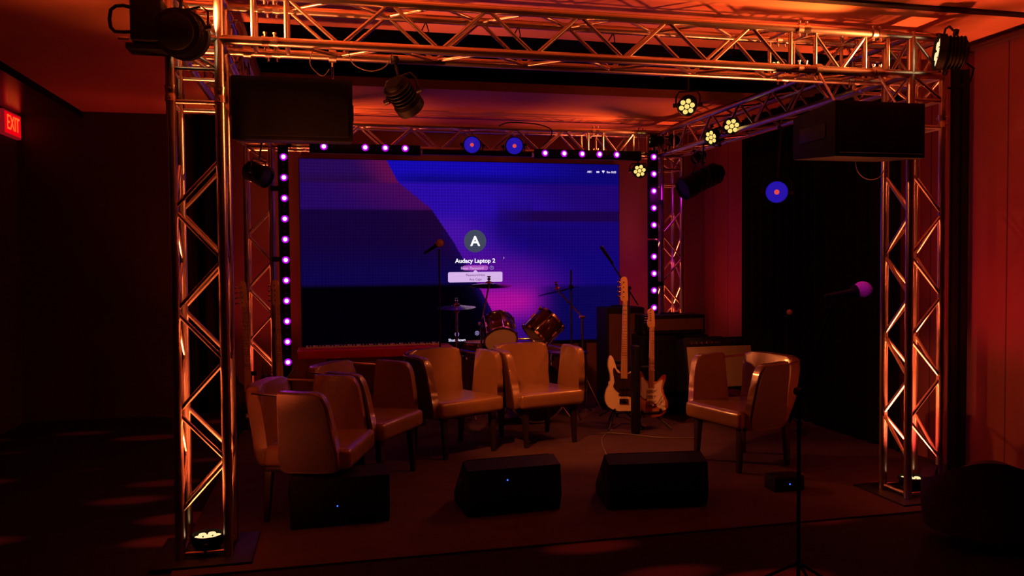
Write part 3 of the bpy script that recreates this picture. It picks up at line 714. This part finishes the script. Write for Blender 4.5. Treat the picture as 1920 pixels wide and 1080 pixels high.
# ------------------------------------------------------------ drum kit
def lugs(t, r, z0, z1, n, M):
    for k in range(n):
        m_ = MB()
        a = 2*PI*(k+.5)/n; p = lambda rr, z: M @ Vector((rr*math.cos(a), rr*math.sin(a), z))
        m_.tube(p(r+.016, z0), p(r+.016, z1), .0035, 6).tube(p(r+.004, (z0+z1)/2-.03), p(r+.004, (z0+z1)/2+.03), .012, 8)
        for z in (z0, z1): m_.tube(p(r+.016, z-.008), p(r+.016, z+.008), .008, 6)
        m_.build('lug', CHROME, t, True)
def drum(name, label, M, r, h, nl=6, loc=None, group=None, kick=False):
    t = thing(name, label, 'drum', loc or M.to_translation(), group=group)
    MB().lathe([(r*.985, -h/2), (r, -h/2+.004), (r, h/2-.004), (r*.985, h/2)], M, 40).build('shell', SHELL, t, True)
    for s in (-1, 1):
        hm = BLK if (kick and s > 0) else HEADM
        MB().lathe([(r*.985, s*(h/2-.002)), (r*.97, s*(h/2+.004)), (0, s*(h/2+.005))], M, 40).build('drum_head', hm, t, True)
        z = s*(h/2+.002)
        MB().lathe([(r*.975, z+.012), (r+.012, z+.012), (r+.014, z-.012), (r+.002, z-.012), (r*.975, z+.012)], M, 40).build('hoop', CHROME, t, True)
    lugs(t, r, -h/2, h/2, nl, M)
    return t
kc = Vector((2.72, 3.18, .30))
t = drum('bass_drum', 'dark bass drum seen under the centre armchair', Matrix.Translation(kc) @ Matrix.Rotation(PI/2, 4, 'X') @ Matrix.Rotation(.0, 4, 'Z'), .28, .40, 8, loc=(kc.x, kc.y, 0), kick=True)
for s in (-1, 1): MB().tube(kc+Vector((s*.24, -.05, -.1)), (kc.x+s*.36, kc.y-.16, .012), .009).build('spur_leg', CHROME, t, True)
MB().tube(kc+Vector((0, .02, .27)), kc+Vector((0, .02, .50)), .014).tube(kc+Vector((-.14, .02, .50)), kc+Vector((.14, .02, .50)), .011).build('tom_mount', CHROME, t, True)
Mt1 = Matrix.Translation((2.40, 3.22, .875)) @ Matrix.Rotation(.06, 4, 'Y') @ Matrix.Rotation(-.92, 4, 'X')
Mt2 = Matrix.Translation((2.86, 3.27, .90)) @ Vector((.72, .12, .66)).to_track_quat('Z', 'Y').to_matrix().to_4x4()
drum('tom_drum', 'dark left tom drum with a pale lower head and chrome lugs', Mt1, .155, .23, 6, group='tom drums')
drum('tom_drum', 'dark right tom drum tilted steeply toward the screen', Mt2, .155, .24, 6, group='tom drums')
drum('snare_drum', 'shallow snare drum behind the hi-hat stand, mostly in shadow', Matrix.Translation((2.28, 3.62, .66)), .17, .14, 8)
drum('floor_tom', 'dark floor tom standing right of the bass drum', Matrix.Translation((3.18, 3.52, .42)), .19, .38, 8, loc=(3.18, 3.52, 0))
t = bpy.data.objects['floor_tom']
for a in (90, 210, 330):
    x, y = 3.18+.205*math.cos(math.radians(a)), 3.52+.205*math.sin(math.radians(a)); MB().tube((x, y, .0), (x, y, .55), .007).build('leg', CHROME, t, True)
t = thing('snare_stand', 'chrome stand under the snare drum', 'stand', (2.28, 3.62, 0))
MB().tube((2.28, 3.62, .2), (2.28, 3.62, .54), .011).build('pole', CHROME, t, True)
for a in (90, 210, 330):
    c_, s_ = math.cos(math.radians(a)), math.sin(math.radians(a))
    MB().tube((2.28, 3.62, .3), (2.28+.25*c_, 3.62+.25*s_, .01), .008).tube((2.28, 3.62, .54), (2.28+.17*c_, 3.62+.17*s_, .582), .006).build('leg', CHROME, t, True)
def cymbal(label, c, r, tilt, base, hihat=False, polemat=CHROME, name='cymbal'):
    c = Vector(c); M = Matrix.Translation(c) @ Euler(tilt).to_matrix().to_4x4()
    t = thing('cymbal_stand' if not hihat else 'hi_hat_stand', 'chrome stand under the '+' '.join(label.split(',')[0].split()[:10]), 'stand', (base[0], base[1], 0), group='cymbal stands')
    b0 = Vector((base[0], base[1], 0)); top = Vector((base[0], base[1], base[2]))
    MB().tube(b0+Vector((0, 0, .12)), top, .012).build('pole', polemat, t, True)
    if (top-c).length > .08: MB().tube(top, c-(M.to_3x3() @ Vector((0, 0, .02))), .009).tube(top-Vector((.03, 0, 0)), top+Vector((.03, 0, 0)), .016, 8).build('boom_arm', polemat, t, True)
    for a in (70, 190, 310):
        c_, s_ = math.cos(math.radians(a)), math.sin(math.radians(a))
        MB().tube(b0+Vector((0, 0, .42)), b0+Vector((.24*c_, .24*s_, .012)), .008).build('leg', polemat, t, True)
    MB().tube(M @ Vector((0, 0, -.03)), M @ Vector((0, 0, .07)), .007).tube(M @ Vector((0, 0, .03)), M @ Vector((0, 0, .05)), .016, 10).box((0, 0, .065), (.035, .006, .012), M).build('wing_nut', CHROME, t, True)
    def one(Mc, lab):
        o = MB().lathe([(r, 0), (r*.75, .010), (r*.45, .021), (r*.2, .028), (r*.16, .040), (r*.08, .050), (.01, .052), (.01, .048), (r*.08, .046), (r*.155, .036), (r*.2, .025), (r*.45, .018), (r*.75, .007), (r, -.002)], Mc @ Matrix.Translation((0, 0, -.03)), 48).build(name, BRASS)
        tag(o, lab, 'cymbal', 'cymbals of the drum kit')
    one(M, label)
    if hihat: one(M @ Matrix.Translation((0, 0, -.012)) @ Matrix.Rotation(PI, 4, 'X') @ Matrix.Translation((0, 0, .045)), 'lower cymbal of the hi-hat pair, left of the drums')
cymbal('upper hi-hat cymbal, left of the drums against the dark screen corner', (2.02, 3.45, 1.13), .19, (.07, -.03, 0), (2.02, 3.45, 1.08), True)
cymbal('dark crash cymbal in front of the pale message box on the screen', (2.34, 3.4, 1.345), .225, (-.12, .03, 0), (2.25, 3.36, .95))
cymbal('dark crash cymbal on the right, tilted down to the left', (3.06, 3.45, 1.28), .215, (-.13, -.20, 0), (3.34, 3.5, .98))

# ------------------------------------------------------------ mic stands
def tripod(t, x, y, ztop, m=BLKM, r=.009, z0=0):
    MB().tube((x, y, z0+.1), (x, y, ztop), r).build('pole', m, t, True)
    for a in (30, 150, 270):
        c_, s_ = math.cos(math.radians(a)), math.sin(math.radians(a))
        MB().tube((x, y, z0+.18), (x+.3*c_, y+.3*s_, z0+.012), .007).build('leg', m, t, True)
def mic(label, head, tail, mt=MESHM, r=.026, name='microphone'):
    h, tl = Vector(head), Vector(tail); d = (h-tl).normalized(); M = Matrix.Translation(h) @ frame_from(d)
    t = thing(name, label, 'microphone', h)
    MB().lathe([(.0, -.2), (.011, -.195), (.017, -.05), (r*.8, -r*.9)], M, 16).build('handle', BLK, t, True)
    MB().lathe([(r*.8*0+.0, r)]+[(r*math.sin(a*PI/10), r*math.cos(a*PI/10)) for a in range(1, 8)]+[(r*.75, -r*.9), (0, -r*.9)], M, 20).build('grille', mt, t, True)
    return t
def stand(label, base, ztop, clutch, boomend, tail=None, z0=0, m=BLKM):
    t = thing('microphone_stand', label, 'stand', (base[0], base[1], z0))
    tripod(t, base[0], base[1], ztop, m, z0=z0)
    c = Vector(clutch); e = Vector(boomend)
    if (c-e).length > .05:
        MB().tube(tail if tail else c, e, .0075).build('boom', m, t, True)
        MB().tube(c-Vector((0, .025, 0)), c+Vector((0, .025, 0)), .02, 10).build('clutch', BLK, t, True)
    return t
stand('black microphone stand left of the hi-hat with a round microphone on top', (1.79, 3.0), 1.68, (1.79, 3.0, 1.68), (1.79, 3.0, 1.68))
mic('microphone with an orange-lit round head, upper left of the drums', (1.795, 2.97, 1.735), (1.73, 3.02, 1.69), FOAMT, .036)
# boom stand behind the bass guitar
stand('black boom microphone stand behind the cream bass guitar', (3.66, 3.0), 1.30, (3.66, 3.0, 1.29), (3.42, 2.98, 1.62), (3.76, 3.01, 1.12))
mic('dark microphone at the end of the boom before the screen right edge', (3.375, 2.975, 1.685), (3.43, 2.98, 1.61), BLKM, .02)
stand('tall black stand right of the drums with a clamp near its top', (3.16, 3.3), 1.47, (3.16, 3.3, 1.30), (3.06, 3.3, 1.26))
# foreground boom and foam microphone
F0 = (2.95, -1.35)
stand('black boom stand in the dark foreground right of the lone armchair', (2.86, -1.2), .95, (2.865, -1.2, .955), (3.045, -1.2, 1.385), (2.81, -1.2, .82), z0=-.012, m=DARKSTAND)
mic('foam-covered microphone glowing pink before the right tower', (3.186, -1.2, 1.412), (3.03, -1.2, 1.392), FOAM, .044)
stand('dim black stand near the right curtain holding a round microphone', (4.86, 2.14), 1.04, (4.86, 2.14, 1.04), (4.86, 2.14, 1.04))
mic('dim round microphone near the right curtain, left of the foam one', (4.86, 2.10, 1.08), (4.92, 2.25, 1.03), FOAMT)

# ------------------------------------------------------------ amplifiers
def box_amp(name, label, loc, w, d, h, front, rz=0, knobs=0, mfront=CLOTHM, tilt=0):
    t = thing(name, label, 'amplifier', loc, rz)
    T = Matrix.Rotation(tilt, 4, 'X')
    MB().box((0, 0, h/2), (w, d, h), bev=.014, M=None).build('cabinet', BLK, t, M=T)
    MB().box((0, -d/2-.001, h*front[0]+h*(front[1]-front[0])/2), (w-.05, .012, h*(front[1]-front[0])), bev=.002).build('grille', mfront, t, M=T)
    if knobs:
        zz = h*front[1]+.035
        MB().box((0, -d/2-.001, zz), (w-.06, .008, .05), bev=.002).build('control_panel', BLKM, t, M=T)
        for k in range(knobs):
            MB().tube((-w/2+.07+k*(w-.14)/(knobs-1), -d/2-.004, zz), (-w/2+.07+k*(w-.14)/(knobs-1), -d/2-.024, zz), .011, 12).build('knob', CHROME, t, M=T)
    MB().box((0, 0, h+.012), (.2, .02, .014), bev=.004).box((-.09, 0, h+.004), (.02, .02, .012)).box((.09, 0, h+.004), (.02, .02, .012)).build('handle', BLK, t, M=T)
    for a in (-1, 1):
        for b_ in (-1, 1): MB().box((a*(w/2-.018), b_*(d/2-.018), .018), (.044, .044, .044), bev=.008).build('corner_protector', BLKM, t, M=T)
    return t
box_amp('bass_cabinet', 'tall black bass speaker cabinet under the amplifier head, right of the guitars', (4.20, 3.25, 0), .70, .36, .80, (.06, .94), .0, mfront=GRILLE)
box_amp('amplifier', 'black amplifier head with a maroon front on the bass cabinet', (4.20, 3.25, .815), .66, .28, .19, (.2, .8), 0, mfront=CLOTHM)
box_amp('speaker_cabinet', 'dark maroon-fronted speaker cabinet before the lower right screen corner', (3.80, 3.62, 0), .42, .34, 1.07, (.42, .94), 0, mfront=CLOTHM)
t = box_amp('guitar_amplifier', 'tilted guitar amplifier with silver-grey grille behind the lone right armchair', (4.45, 2.70, .30), .72, .24, .50, (.04, .82), .0, 12, GRIL2, -.20)
t2 = thing('amplifier_stand', 'chrome stand with slanted legs under the grey-fronted amplifier', 'stand', (4.45, 2.70, 0))
for s in (-1, 1):
    MB().box((s*.26, -.10, .15), (.035, .02, .31), M=Matrix.Rotation(-.14, 4, 'X')).build('leg', ALU, t2)
    MB().tube((s*.26, .16, .01), (s*.26, -.08, .29), .012).tube((s*.26, -.16, .295), (s*.26, .16, .285), .012).build('rear_leg', BLKM, t2)
MB().tube((-.26, -.10, .03), (.26, -.10, .03), .008).build('crossbar', ALU, t2)

# ------------------------------------------------------------ guitars
def guitar(name, label, loc, rz, tilt, roll, kind, bodym, dark=False):
    t = thing(name, label, 'guitar', loc, rz)
    M = Matrix.Rotation(tilt, 4, 'X') @ Matrix.Rotation(roll, 4, 'Y')
    B = kind == 'bass'
    if B:
        out = [(0, 0), (.10, .015), (.165, .08), (.172, .15), (.135, .23), (.118, .29), (.135, .36), (.150, .41), (.135, .435), (.10, .40), (.065, .365), (.03, .35), (-.03, .355), (-.062, .375), (-.085, .44), (-.115, .505), (-.14, .50), (-.150, .42), (-.128, .33), (-.13, .26), (-.165, .19), (-.18, .12), (-.155, .05), (-.09, .01)]
        nk, nl, nw = .36, .66, (.031, .021)
    else:
        out = [(0, 0), (.09, .012), (.150, .06), (.165, .13), (.135, .20), (.112, .25), (.125, .31), (.145, .36), (.14, .395), (.115, .385), (.075, .335), (.035, .315), (-.03, .32), (-.058, .345), (-.085, .40), (-.115, .425), (-.135, .40), (-.128, .33), (-.115, .26), (-.13, .21), (-.160, .14), (-.155, .07), (-.09, .015)]
        nk, nl, nw = .325, .50, (.028, .021)
    MB().prism(smooth(out, 4), 0, .042, bev=.008).build('body', bodym, t, M=M)
    if B: pg = [(-.045, .165), (.04, .14), (.125, .1), (.15, .13), (.13, .2), (.105, .27), (.11, .35), (.07, .355), (.03, .345), (-.03, .35), (-.06, .355), (-.095, .40), (-.105, .36), (-.09, .27), (-.10, .22)]
    else: pg = [(-.07, .17), (0, .155), (.06, .10), (.115, .06), (.135, .10), (.13, .16), (.105, .22), (.095, .27), (.108, .33), (.10, .345), (.06, .315), (.03, .30), (-.03, .305), (-.06, .33), (-.085, .365), (-.10, .35), (-.095, .25), (-.10, .2)]
    MB().prism(smooth(pg, 3), -.0035, -.0005).build('pickguard', PICKB if B else PICKW, t, M=M)
    nkm = MB().prism([(-nw[0], nk-.06), (nw[0], nk-.06), (nw[1], nk+nl), (-nw[1], nk+nl)], -.012, .008, bev=.003).build('neck', MAPLE, t, M=M)
    m = MB()
    for k in range(1, 21):
        z = nk+nl-nl*1.15*(1-2**(-k/12.))
        if z > nk-.04: m.box((0, -.0125, z), (nw[1]*2+.002+.014*(k/21), .002, .0022))
    m.build('frets', CHROME, t, M=M)
    z0 = nk+nl
    hs = [(-.021, z0), (.021, z0), (.028, z0+.03), (.024, z0+.1), (.02, z0+.2 if B else z0+.15), (-.0, z0+(.235 if B else .18)), (-.035, z0+(.225 if B else .17)), (-.045, z0+(.19 if B else .145)), (-.035, z0+.1), (-.045, z0+.03)]
    hd = MB().prism(smooth(hs, 3), -.004, .010, bev=.002).build('headstock', MAPLE, t, M=M)
    for k in range(4 if B else 6):
        z = z0+.045+k*(.045 if B else .023)
        MB().tube((-.02, -.004, z), (-.02, -.018, z), .006, 8).tube((-.03, .003, z), (-.062, .003, z), .003, 6).box((-.068, .003, z), (.016 if B else .010, .005, .02 if B else .012), bev=.002).build('tuner', CHROME, hd, M=M)
    m = MB()
    for k in range(4 if B else 6):
        f = (k/(3 if B else 5)-.5)
        m.tube((f*.05, -.014, .1), (f*.034, -.0155, z0+.01), .0008 if not B else .0012, 5)
    m.build('strings', CHROME, t, M=M)
    MB().box((0, -.008, .09 if B else .11), (.085, .014, .05 if B else .035), bev=.003).build('bridge', CHROME, t, M=M)
    for zz in ((.205, .150) if B else (.155, .205, .255)):
        MB().box((0, -.008, zz), (.095 if B else .085, .012, .02), bev=.003).build('pickup', BLK if B else PICKW, t, M=M)
    for kx, kz in ((.095, .155), (.115, .115), (.125, .08)): MB().tube((kx, -.003, kz), (kx, -.018, kz), .010 if B else .011, 12).build('knob', CHROME if B else PICKW, t, M=M)
    if not B: MB().path([(.035, -.01, .11), (.06, -.03, .14), (.095, -.035, .20)], .003, 6).build('tremolo_arm', CHROME, t, M=M)
    return t
def gstand(label, x, y, h=.62):
    t = thing('guitar_stand', label, 'stand', (x, y, 0), group='guitar stands')
    MB().tube((x, y+.12, .08), (x, y+.16, h), .013).build('post', BLKM, t, True)
    for a, L_ in ((235, .30), (305, .30), (90, .22)):
        c_, s_ = math.cos(math.radians(a)), math.sin(math.radians(a))
        MB().tube((x, y+.12, .20), (x+L_*c_, y+.12+L_*s_, .012), .010).build('leg', BLKM, t, True)
    MB().tube((x-.09, y-.05, .155), (x+.09, y-.05, .155), .013).tube((x, y+.12, .16), (x, y-.05, .155), .013).tube((x-.09, y-.05, .155), (x-.09, y-.07, .19), .012).tube((x+.09, y-.05, .155), (x+.09, y-.07, .19), .012).build('cradle', BLK, t, True)
    MB().tube((x-.05, y+.13, h), (x+.05, y+.13, h), .02, 12).build('neck_rest', BLK, t, True)
    return t
guitar('bass_guitar', 'cream bass guitar with dark pickguard standing right of the centre armchair', (3.43, 2.55, .165), -.12, -.13, .05, 'bass', CREAM)
gstand('black stand carrying the cream bass guitar', 3.43, 2.60, .60)
guitar('electric_guitar', 'sunburst electric guitar with white pickguard, right of the cream bass', (3.66, 2.45, .115), -.05, -.13, .06, 'strat', SUNB)
gstand('black stand carrying the sunburst guitar', 3.66, 2.50, .55)
guitar('bass_guitar', 'dim guitar upright at the left before the back left tower', (.35, 3.05, .165), .2, -.12, .0, 'bass', ROSE)
gstand('black stand behind the leftmost armchair holding a dim guitar', .35, 3.10, .60)
guitar('electric_guitar', 'darker guitar leftmost on the stage, half behind the front left tower', (.108, 2.7, .165), .1, -.12, -.02, 'bass', BLK)
gstand('black stand at the far left holding the darker guitar', .108, 2.75, .60)
# dark padded block between the two guitars
t = thing('guitar_case', 'upright black case between the cream bass and sunburst guitar', 'case', (3.462, 2.33, 0))
MB().box((0, 0, .40), (.06, .10, .80), bev=.02, seg=3).build('shell', BLK, t)
MB().box((0, -.051, .42), (.03, .012, .08), bev=.003).build('latch', BLKM, t)

# ------------------------------------------------------------ cables
def cable(label, pts, r=.004, m=BLK, name='cable'):
    P = [Vector(p) for p in pts]; out = []
    n = len(P)
    for i in range(n-1):
        p0, p1, p2, p3 = P[max(0, i-1)], P[i], P[i+1], P[min(n-1, i+2)]
        for j in range(6):
            t_ = j/6; out.append(.5*((2*p1)+(-p0+p2)*t_+(2*p0-5*p1+4*p2-p3)*t_*t_+(-p0+3*p1-3*p2+p3)*t_**3))
    out.append(P[-1]); o = MB().path(out, r, 6).build(name, m); return tag(o, label, 'cable')
PALE = mat('pale_cable', (.16, .13, .12), .4)
cable('pale cable on the stage floor from the guitars to the front monitors', [(3.3, 2.5, .006), (3.1, 2.2, .006), (2.95, 1.7, .006), (2.9, 1.3, .006), (3.1, .9, .006), (3.15, .75, .006)], .005, PALE)
cable('pale cable running along the stage floor before the guitar stands', [(3.05, 2.40, .006), (3.3, 2.36, .006), (3.6, 2.1, .006), (3.9, 2.0, .006)], .004, PALE)
cable('black cable looping under the back truss above the blue lamps', [(2.55, 3.85, 2.98), (2.66, 3.80, 3.01), (2.95, 3.80, 3.0), (3.12, 3.84, 2.95), (3.10, 3.88, 2.85), (3.05, 3.92, 2.80)], .006)
cable('thin cable loop hanging from the front truss beside the unlit spotlight', [(.90, .02, 2.71), (.93, .0, 2.63), (1.02, 0, 2.60), (1.10, .0, 2.63), (1.14, .02, 2.71)], .003, PALE)
cable('thin cable loop hanging above the left speaker', [(.72, .0, 2.71), (.70, -.01, 2.62), (.76, -.01, 2.56), (.8, .0, 2.60)], .003, PALE)
cable('cable loop hanging under the right speaker', [(4.15, .2, 2.29), (4.17, .2, 2.14), (4.26, .2, 2.08), (4.36, .2, 2.12), (4.40, .2, 2.28)], .003, PALE)
cable('cable bundle lying inside the front truss near its left end', [(.3, .18, H+.05), (.6, .16, H+.035), (.9, .19, H+.05), (1.2, .15, H+.03), (1.6, .18, H+.03), (2.2, .16, H+.03), (3.0, .18, H+.03), (3.8, .15, H+.04), (4.3, .18, H+.05)], .011)
for k, (x, yy) in enumerate(((1.35, .27), (1.9, .26), (2.5, .27), (3.3, .26))):
    tag(MB().path([(x, yy-.02, H+S-.02), (x-.02, yy+.01, H+S-.06), (x, yy+.02, H+S-.1), (x+.02, yy, H+S-.06), (x+.005, yy-.02, H+S-.02)], .004, 6).build('cable_tie', BLK), 'small black cable loop tied to the upper rear tube of the front truss', 'cable', 'cable loops on the front truss')
cable('black cables along the right side truss', [(4.5, .3, H+.2), (4.5, .8, H+.05), (4.55, 1.4, H+.04), (4.5, 2.0, H+.05), (4.52, 2.8, H+.04), (4.5, 3.6, H+.05)], .012)

# ------------------------------------------------------------ lights
def spot(loc, aim, e, col, ang, size=.05, blend=.6):
    l = bpy.data.lights.new('spot', 'SPOT'); l.energy = e; l.color = col; l.spot_size = math.radians(ang); l.spot_blend = blend; l.shadow_soft_size = size
    o = bpy.data.objects.new('spot_light', l); C.objects.link(o); o.location = loc
    o.rotation_euler = (Vector(aim)-Vector(loc)).to_track_quat('-Z', 'Y').to_euler(); return o
ORG = (1, .18, .045); RED = (1, .06, .05)
YEL = (1, .22, .05)
for (x, y, e, e2, an) in ((.125, .075, 800, 45, 90), (W+.13, .12, 620, 170, 104), (.12, D+.12, 320, 90, 112), (W+.12, D+.12, 320, 90, 112)):
    dx = .42 if x < 1 else -.42
    spot((x, y, .20), (x+dx, y, 3), e, ORG, 72 if y < 1 else 56, .08, 1)
    spot((x, y, .20), (x+(0 if x < 1 else .1), y, 3), e2, RED, an, .08, 1)
# amber lamps
spot((3.38, 1.09, 2.68), (1.7, 1.9, .4), 45, YEL, 80, .06)
spot((4.31, 2.59, 2.70), (2.3, 2.0, .4), 25, YEL, 70, .06)
spot((4.31, 2.12, 2.73), (3.45, 2.35, .5), 80, YEL, 50, .06)
spot((4.04, 3.66, 2.50), (2.6, 1.6, .2), 8, YEL, 80, .06)
spot((1.30, .30, 2.42), (2.9, 2.35, .5), 230, YEL, 50, .05)
spot((.30, 3.29, 2.32), (3.75, 1.15, .6), 260, YEL, 24, .05, .5)
spot((.15, -.08, 2.84), (1.5, .3, 3.07), 320, YEL, 66, .05, 1)
spot((4.38, -.10, 2.83), (2.4, .1, 3.09), 460, YEL, 50, .05, 1)
spot((1.62, -2.33, 2.96), (3.186, -1.2, 1.412), 60, (.95, .06, .8), 9, .03, .5)  # beam of the added pink spotlight on the foam microphone
spot((4.18, 3.80, 2.88), (2.4, 4.2, 3.06), 70, ORG, 66, .05, 1)  # beam added to the upright lamp, brightens back truss and ceiling
spot((.50, 3.79, 2.88), (2.2, 4.2, 3.06), 60, ORG, 66, .05, 1)  # beam of the added lamp hidden behind the left speaker
# pink bars
for loc, aim, e in (((.37, 3.76, 1.6), (.9, 1, .6), 2), ((4.26, 3.76, 1.9), (3.8, 1, .6), 2.5), ((1.4, 3.76, 2.68), (1.6, 1.8, .3), 1.5), ((3.45, 3.76, 2.66), (3.2, 1.8, .3), 1.5)):
    spot(loc, aim, e, (.75, .02, 1), 115, .15, 1)
spot((4.26, 3.76, 2.3), (4.8, 4.7, 1.6), 6, (.8, .01, .8), 150, .1, 1)
spot((4.22, 3.95, 1.5), (4.3, 4.7, 1.7), 4, (.8, .01, .8), 150, .1, 1)
# world: nearly black room
wd = bpy.data.worlds.new('World'); bpy.context.scene.world = wd; wd.use_nodes = True
wd.node_tree.nodes['Background'].inputs[0].default_value = (.3, .02, .05, 1); wd.node_tree.nodes['Background'].inputs[1].default_value = .0

# ------------------------------------------------------------ camera
cam = bpy.data.cameras.new('Camera'); co = bpy.data.objects.new('Camera', cam); C.objects.link(co)
yaw, pit, rol, f = .225, -.033, -.008, 1516.
cam.sensor_width = 36; cam.lens = f*36/1920; cam.clip_start = .05; cam.clip_end = 60
fw = Vector((math.sin(yaw)*math.cos(pit), math.cos(yaw)*math.cos(pit), math.sin(pit)))
r_ = Vector((math.cos(yaw), -math.sin(yaw), 0)); u_ = r_.cross(fw)
r2 = r_*math.cos(rol)+u_*math.sin(rol); u2 = -r_*math.sin(rol)+u_*math.cos(rol)
Mx = Matrix((r2, u2, -fw)).transposed().to_4x4(); Mx.translation = (.77, -4.484, 1.561)
co.matrix_world = Mx
sc = bpy.context.scene; sc.camera = co
sc.view_settings.view_transform = 'Standard'; sc.view_settings.look = 'None'; sc.view_settings.exposure = 0; sc.view_settings.gamma = 1
